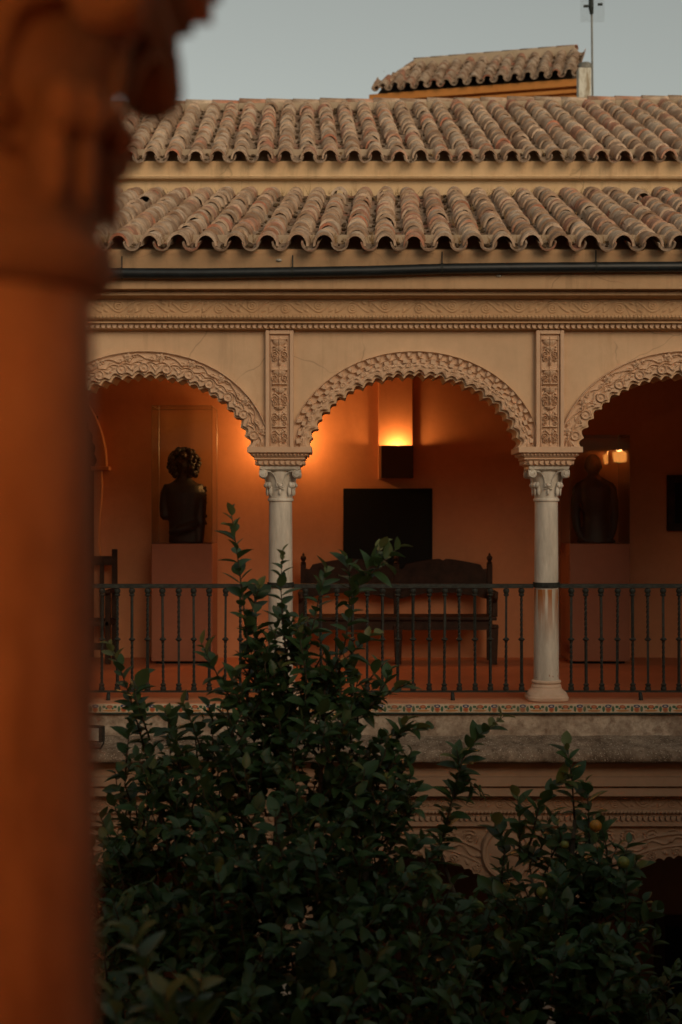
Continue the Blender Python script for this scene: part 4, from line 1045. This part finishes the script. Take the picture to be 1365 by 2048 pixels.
# small floodlight on the parapet
fx = thing('floodlight', 'small dark floodlight clamped to the stained parapet', 'floodlight', (X(183, F - .4), F - .4, Z(1488, F - .4)), math.radians(-20))
MB().box(-.11, .11, -.03, .05, .02, .16).build('housing', M['iron'], fx, bevel=.008)
MB().box(-.09, .09, -.034, -.031, .035, .145).build('lens', M['pale'], fx)
MB().tube([(.12, .01, .09), (.12, .0, .01), (.08, .02, -.04), (-.08, .02, -.04), (-.12, .0, .01), (-.12, .01, .09)], .008, 6).build('bracket', M['iron'], fx)

# ------------------------------------------------------------------ near gallery (the side the camera stands on)
NL = 1.60; NB = -2.4
nfz = CURB + .18
for nm, mb, mt in (('near_gallery_floor', MB().box(-9, 12, NB, NL + .3, nfz - .3, nfz - .004), 'floor'), ('near_gallery_wall', MB().box(-9, 12, NB - .35, NB, 0, EYE + 3.6), 'orange'),
                   ('near_gallery_ceiling', MB().box(-9, 12, NB + .003, NL + .2, EYE + 2.1, EYE + 2.25), 'orange'), ('near_gallery_beam', MB().box(-9, 12, NL - .18, NL + .18, EYE + 1.35, EYE + 2.095), 'facade'),
                   ('near_gallery_roof', MB().prism([(NL + .6, EYE + 2.4), (NL + .6, EYE + 2.3), (NB - .3, EYE + 2.3), (NB - .3, EYE + 3.7)], -9, 12), 'tile')):  # unseen plain roof block over this gallery, put in to block sky light
    o = mb.build(nm, M[mt]); o['kind'] = 'structure'
nc = make_column('large ochre painted column with a carved capital close by, out of focus', (X(-4, NL), NL, nfz), M['ochre_column'], M['brown_stone'], M['ochre_column'], M['brown_stone'], band=False)
nc['category'] = 'column'
MB().lathe([(.104, 1.795), (.122, 1.80), (.131, 1.815), (.132, 1.835), (.127, 1.852), (.11, 1.86)], 32).build('astragal', M['brown_stone'], nc, smooth=True)
lantern('lit wall lantern on the wall of the opposite gallery', -1.5, NB, EYE + 1.2, 110, 1)
sh = thing('shaded_lamp', 'lit orange shaded lamp on the wall of the opposite gallery', 'lamp', (6.80, NB, EYE + 1.22), PI)
MB().lathe([(.10, 0), (.15, .0), (.17, .22), (.11, .26), (.10, .26), (.155, .21), (.135, .02), (.10, .012)], 20, 0, -.20).build('shade', M['shade'], sh, smooth=True)
MB().box(-.05, .05, -.03, -.002, -.05, .30).box(-.012, .012, -.20, -.03, .12, .145).build('bracket', M['iron'], sh)
ld = bpy.data.lights.new('shaded_lamp_light', 'POINT'); ld.energy = 40; ld.color = (1, .45, .13); ld.shadow_soft_size = .08
lo = bpy.data.objects.new('shaded_lamp_light', ld); C.objects.link(lo); lo.parent = sh; lo.location = (0, -.20, .32)

for nm, xa, xb, lab in (('shading_side_wing', -9.5, -5.7, 'unseen ochre side wing added to darken the courtyard, beside the doorway end of the gallery'), ('shading_side_wing', 7.0, 10.8, 'unseen ochre side wing added to darken the courtyard, beyond the framed painting')):  # plain wings out of view, added to darken the lower courtyard
    wg = thing(nm, lab, 'building', ((xa + xb) / 2, 7, 0)); hw = (xb - xa) / 2
    MB().box(-hw, hw, -5.0, F - 7.7, 0, EYE + 2.3).build('wall_body', M['facade'], wg)
    MB().prismy([(-hw - .4, EYE + 2.301), (hw + .4, EYE + 2.301), (hw + .4, EYE + 2.36), (0, EYE + 3.5), (-hw - .4, EYE + 2.36)], -5.2, F - 7.6).build('roof', M['tile'], wg)
# ------------------------------------------------------------------ citrus trees
def leaf_template():
    n = 6; v = []; f = []
    for i in range(n):
        t = i / (n - 1); w = .31 * math.sin(PI * min(1, t * .94 + .05)) ** .75 * (1 - .35 * t) * (1 if i < n - 1 else .06)
        if i == 0: w = .02
        droop = -.16 * t * t; fold = .42
        v += [(-w, t, droop + w * fold), (0, t, droop), (w, t, droop + w * fold)]
    for i in range(n - 1):
        a = 3 * i; f += [(a, a + 1, a + 4, a + 3), (a + 1, a + 2, a + 5, a + 4)]
    return np.array(v), f
LV, LFc = leaf_template()
leaf_me = MB().add(LV.tolist(), LFc).data('leaf', M['leaf'], True)
yleaf_me = MB().add(LV.tolist(), LFc).data('leaf', M['young'], True)
def tree(name, label, base, limbs, shoots, blobs, nsh, seed, nobj, fruits, leaf_len=.095, group='citrus trees of the courtyard'):
    r = random.Random(seed); t = thing(name, label, 'tree', base, 0, group); B = Vector(base)
    leaves = []; twig = MB(); trunk = MB()
    def leaf(p, d, up, L, young):
        d = d.normalized(); x = d.cross(up)
        if x.length < .05: x = d.cross(Vector((1, 0, 0)))
        x.normalize(); z = x.cross(d)
        leaves.append((p, Matrix((x, d, z)).transposed(), L, young))
    def shoot(pts, key, dens=1.0, L=leaf_len, tip_young=.35):
        pts = [Vector(p) for p in pts]; seg = [(b - a).length for a, b in zip(pts, pts[1:])]; tot = sum(seg)
        n = max(4, int(tot / .030 * dens)); phi = r.uniform(0, 6)
        twig.tube([p - B for p in pts], [.0065 - .0045 * i / (len(pts) - 1) for i in range(len(pts))], 5)
        for i in range(n):
            s_ = (i + .6) / n * tot; q = s_; k = 0
            while k < len(seg) - 1 and q > seg[k]: q -= seg[k]; k += 1
            p = pts[k].lerp(pts[k + 1], min(1, q / seg[k])); d = (pts[k + 1] - pts[k]).normalized()
            phi += 2.4 + r.uniform(-.4, .4)
            sd = Vector((math.cos(phi), math.sin(phi), 0)); sd = (sd - d * sd.dot(d)).normalized()
            fr = (i + .6) / n; open_ = r.uniform(.65, 1.4) * (1.15 - .5 * fr)
            ld = (d * math.cos(open_) + sd * math.sin(open_)); ld.z -= r.uniform(0, .35) * (1 - fr)
            yng = fr > 1 - tip_young * r.uniform(.4, 1) and r.random() < .75
            leaf(p, ld, d * .7 + Vector((r.uniform(-.5, .5), r.uniform(-.6, .2), .8)), L * r.uniform(.6, 1.3) * (.75 if fr > .88 else 1), yng)
            if key: keyl.append(len(leaves) - 1)
    keyl = []
    for pts in limbs: trunk.tube([Vector(p) - B for p, _ in pts], [w for _, w in pts], 9)
    for pts in shoots: shoot([(X(a, d), d, Z(b, d)) for a, b, d in pts], True, 1.2, leaf_len * 1.2, .22)
    ws = [b[3] ** 2 for b in blobs]
    for _ in range(nsh):
        bx_, by_, bd_, br = r.choices(blobs, ws)[0]
        c = Vector((X(bx_, bd_), bd_, Z(by_, bd_)))
        u = Vector((r.gauss(0, 1), r.gauss(0, 1), r.gauss(0, 1))).normalized(); rad = br * r.uniform(.45, 1.0) ** .7
        p = c + Vector((u.x * rad, u.y * rad, u.z * rad)); d = (u * .7 + Vector((0, 0, .75)) + Vector((r.uniform(-.4, .4), r.uniform(-.4, .4), r.uniform(-.2, .3)))).normalized()
        ln = r.uniform(.16, .34); p0 = p - d * ln * .7
        bend = Vector((r.uniform(-.05, .05), r.uniform(-.05, .05), 0))
        shoot([p0, p0 + d * ln * .5 + bend, p0 + d * ln], False, .92, leaf_len * 1.08, .16 if r.random() < .22 else 0)
    trunk.build('trunk', M['bark'], t, smooth=True)
    tag(twig.build('twigs', M['bark'], t, smooth=True), kind='stuff')
    # the leaves that show largest are objects, the rest one mass
    obj_ids = set(keyl[:nobj])
    if len(obj_ids) < nobj:
        rest = sorted((i for i in range(len(leaves)) if i not in obj_ids), key=lambda i: leaves[i][0].y)
        obj_ids |= set(rest[:nobj - len(obj_ids)])
    acc = {False: MB(), True: MB()}
    for i, (p, R, L, y) in enumerate(leaves):
        w = L * r.uniform(.9, 1.25)
        if i in obj_ids: inst('leaf', yleaf_me if y else leaf_me, t, p - B, R.to_euler(), (w, L, L * r.uniform(.5, 1.6)))
        else:
            Mn = np.array(R); V = (LV * np.array([w, L, L * r.uniform(.4, 1.7)])) @ Mn.T + np.array(p - B); acc[y].add(V.tolist(), LFc)
    tag(acc[False].build('foliage', M['leaf'], t, smooth=True), kind='stuff')
    if acc[True].v: tag(acc[True].build('young_foliage', M['young'], t, smooth=True), kind='stuff')
    for fx_, fy_, fd_, fr_, mt in fruits:
        o = MB().ell((0, 0, 0), (fr_, fr_, fr_ * .95), 16, 10).build('fruit', M[mt], t, smooth=True); o.location = Vector((X(fx_, fd_), fd_, Z(fy_, fd_))) - B
    return t, len(leaves)
def P_(a, b, d): return (X(a, d), d, Z(b, d))
Dt = 8.2
shoots1 = [
    [(500, 1330, Dt), (490, 1230, Dt), (478, 1130, Dt), (468, 1060, Dt), (462, 1020, Dt)],
    [(575, 1330, Dt), (566, 1240, Dt), (562, 1170, Dt), (566, 1100, Dt)],
    [(520, 1300, Dt), (505, 1220, Dt + .1), (520, 1170, Dt)],
    [(600, 1340, Dt), (625, 1260, Dt), (640, 1190, Dt), (655, 1135, Dt)],
    [(650, 1380, Dt), (690, 1290, Dt), (705, 1200, Dt), (735, 1140, Dt), (768, 1085, Dt)],
    [(700, 1210, Dt), (700, 1150, Dt + .05), (690, 1110, Dt)],
    [(730, 1160, Dt), (760, 1130, Dt - .05), (800, 1092, Dt)],
    [(290, 1500, Dt), (262, 1400, Dt), (238, 1330, Dt), (216, 1285, Dt)],
    [(300, 1480, Dt), (270, 1390, Dt - .1), (285, 1350, Dt)],
    [(500, 1440, Dt), (450, 1380, Dt), (425, 1330, Dt), (402, 1285, Dt)],
    [(410, 1520, Dt), (385, 1450, Dt), (366, 1405, Dt)],
    [(360, 1540, Dt), (345, 1470, Dt), (330, 1420, Dt - .1)],
    [(690, 1460, Dt), (740, 1410, Dt), (800, 1375, Dt), (818, 1368, Dt)],
    [(660, 1380, Dt), (690, 1320, Dt), (735, 1275, Dt), (752, 1268, Dt)],
    [(700, 1520, Dt), (760, 1480, Dt), (815, 1462, Dt), (855, 1455, Dt)],
    [(720, 1640, Dt), (760, 1540, Dt), (790, 1490, Dt), (812, 1440, Dt)],
    [(620, 1440, Dt), (610, 1330, Dt - .1), (595, 1250, Dt - .1)],
    [(540, 1420, Dt - .1), (530, 1330, Dt - .1), (545, 1260, Dt - .1)],
    [(470, 1480, Dt - .1), (450, 1400, Dt - .1), (470, 1340, Dt - .1)],
    [(560, 1400, Dt), (520, 1300, Dt), (500, 1240, Dt)],
    [(740, 1420, Dt), (770, 1370, Dt), (780, 1340, Dt)],
    [(250, 1560, Dt - .1), (255, 1500, Dt - .1), (262, 1440, Dt - .1)],
]
blobs1 = [(560, 1290, 8.3, .17), (640, 1330, 8.3, .18), (520, 1370, 8.2, .2), (715, 1370, 8.3, .16), (560, 1400, 8.2, .25), (650, 1400, 8.3, .24), (500, 1480, 8.2, .33), (640, 1510, 8.1, .38), (400, 1560, 8.2, .34), (740, 1570, 8.2, .32), (310, 1640, 8.1, .36),
          (540, 1640, 7.9, .55), (720, 1720, 7.9, .45), (380, 1780, 7.8, .5), (250, 1800, 8.0, .38), (580, 1850, 7.5, .65), (790, 1900, 7.7, .48), (330, 1980, 7.5, .55), (560, 2080, 7.3, .75), (780, 2100, 7.5, .6),
          (250, 2150, 7.6, .6), (500, 2400, 7.5, .9), (720, 2400, 7.6, .8), (300, 2400, 7.6, .7)]
b0 = (X(540, 8.0), 8.0, 0)
limbs1 = [[(b0, .13), ((b0[0], 8.0, 1.2), .11), (P_(540, 2350, 7.9), .08), (P_(545, 1900, 8.0), .045), (P_(560, 1600, 8.1), .022), (P_(555, 1400, 8.2), .010)],
          [(P_(540, 2350, 7.9), .06), (P_(430, 2000, 7.8), .04), (P_(350, 1750, 8.0), .02), (P_(290, 1500, 8.2), .008)],
          [(P_(540, 2350, 7.9), .06), (P_(680, 2000, 7.8), .04), (P_(740, 1700, 8.0), .02), (P_(700, 1500, 8.2), .008)],
          [(P_(545, 1900, 8.0), .03), (P_(640, 1600, 8.1), .015), (P_(650, 1380, 8.2), .006)], [(P_(545, 1900, 8.0), .03), (P_(480, 1600, 8.1), .015), (P_(500, 1330, 8.2), .006)]]
tree('citrus_tree', 'tall dark citrus tree whose upright shoots screen the balustrade and a marble column', b0, limbs1, shoots1, blobs1, 1700, 11, 299,
     [(985, 1000, 8.2, .02, 'green_fruit')][:0] + [(775, 1555, 7.95, .026, 'green_fruit'), (690, 1465, 7.9, .02, 'green_fruit'), (445, 1640, 7.7, .022, 'green_fruit')])
Dr = 8.4
shoots2 = [
    [(880, 1700, Dr), (905, 1600, Dr), (925, 1520, Dr), (960, 1470, Dr), (1010, 1432, Dr)],
    [(905, 1600, Dr), (935, 1560, Dr), (970, 1590, Dr)], [(900, 1620, Dr), (920, 1540, Dr + .05), (915, 1500, Dr)],
    [(870, 1760, Dr), (885, 1680, Dr), (900, 1640, Dr)],
    [(1150, 1640, Dr), (1145, 1560, Dr), (1140, 1520, Dr), (1132, 1490, Dr)],
    [(1180, 1700, Dr), (1178, 1620, Dr), (1172, 1560, Dr)],
    [(1060, 1690, Dr), (1080, 1610, Dr), (1110, 1570, Dr), (1140, 1555, Dr)],
    [(1040, 1720, Dr), (1040, 1650, Dr), (1035, 1590, Dr)], [(1000, 1800, Dr), (1010, 1700, Dr), (990, 1640, Dr)],
    [(1210, 1780, Dr), (1215, 1700, Dr), (1200, 1640, Dr)], [(1230, 1850, Dr), (1260, 1760, Dr), (1275, 1720, Dr)], [(1240, 1920, Dr), (1280, 1850, Dr), (1290, 1800, Dr)],
    [(1080, 1980, Dr - .5), (1085, 1900, Dr - .5), (1090, 1850, Dr - .5)], [(1000, 2000, Dr - .5), (1010, 1930, Dr - .5), (1000, 1880, Dr - .5)],
    [(1150, 2020, Dr - .5), (1160, 1930, Dr - .5), (1130, 1880, Dr - .5)],
]
blobs2 = [(1110, 1690, 8.5, .26), (1180, 1730, 8.4, .27), (1100, 1800, 8.3, .34), (1210, 1840, 8.3, .30), (1010, 1880, 8.2, .30), (1130, 1930, 8.0, .42), (960, 1980, 8.0, .36), (1250, 1960, 8.2, .34), (1100, 2080, 7.8, .55), (1250, 2150, 8.0, .5), (1120, 2350, 7.9, .8), (940, 2200, 8.0, .5)]
b0 = (X(1120, 8.3), 8.3, 0)
limbs2 = [[(b0, .11), ((b0[0], 8.3, 1.2), .09), (P_(1120, 2300, 8.2), .06), (P_(1130, 1950, 8.2), .03), (P_(1150, 1640, 8.4), .010)], [(P_(1120, 2300, 8.2), .04), (P_(980, 2000, 8.2), .025), (P_(880, 1700, 8.4), .008)],
          [(P_(1130, 1950, 8.2), .02), (P_(1220, 1800, 8.3), .008)], [(P_(1130, 1950, 8.2), .02), (P_(1060, 1750, 8.3), .008)]]
tree('orange_tree', 'shorter orange tree bearing a ripening fruit, before the carved medallion', b0, limbs2, shoots2, blobs2, 520, 23, 299,
     [(1192, 1652, 8.15, .036, 'orange_fruit'), (955, 1815, 8.0, .04, 'green_fruit'), (1085, 1785, 8.0, .034, 'green_fruit'), (1248, 1725, 8.1, .035, 'green_fruit'), (1130, 1690, 8.1, .024, 'green_fruit')], leaf_len=.105)
# a closer tree whose top just reaches into view, out of focus
b0 = (X(330, 4.6), 4.6, 0)
shoots3 = [[(330, 2150, 4.6), (310, 2000, 4.6), (275, 1900, 4.6), (255, 1860, 4.6)], [(380, 2200, 4.6), (390, 2040, 4.6), (400, 1960, 4.6)], [(250, 2200, 4.5), (240, 2080, 4.5), (225, 1990, 4.5)], [(300, 2200, 4.4), (340, 2080, 4.4), (330, 1985, 4.4)]]
tree('citrus_sapling', 'blurred top of a small citrus tree close to the painted column', b0, [[(b0, .07), ((b0[0], 4.6, 3), .05), (P_(330, 2150, 4.6), .012)]], shoots3, [(330, 2330, 4.6, .3), (270, 2450, 4.7, .35), (400, 2500, 4.6, .35)], 60, 5, 60,
     [(500, 2010, 5.2, .03, 'green_fruit')][:0], leaf_len=.10)
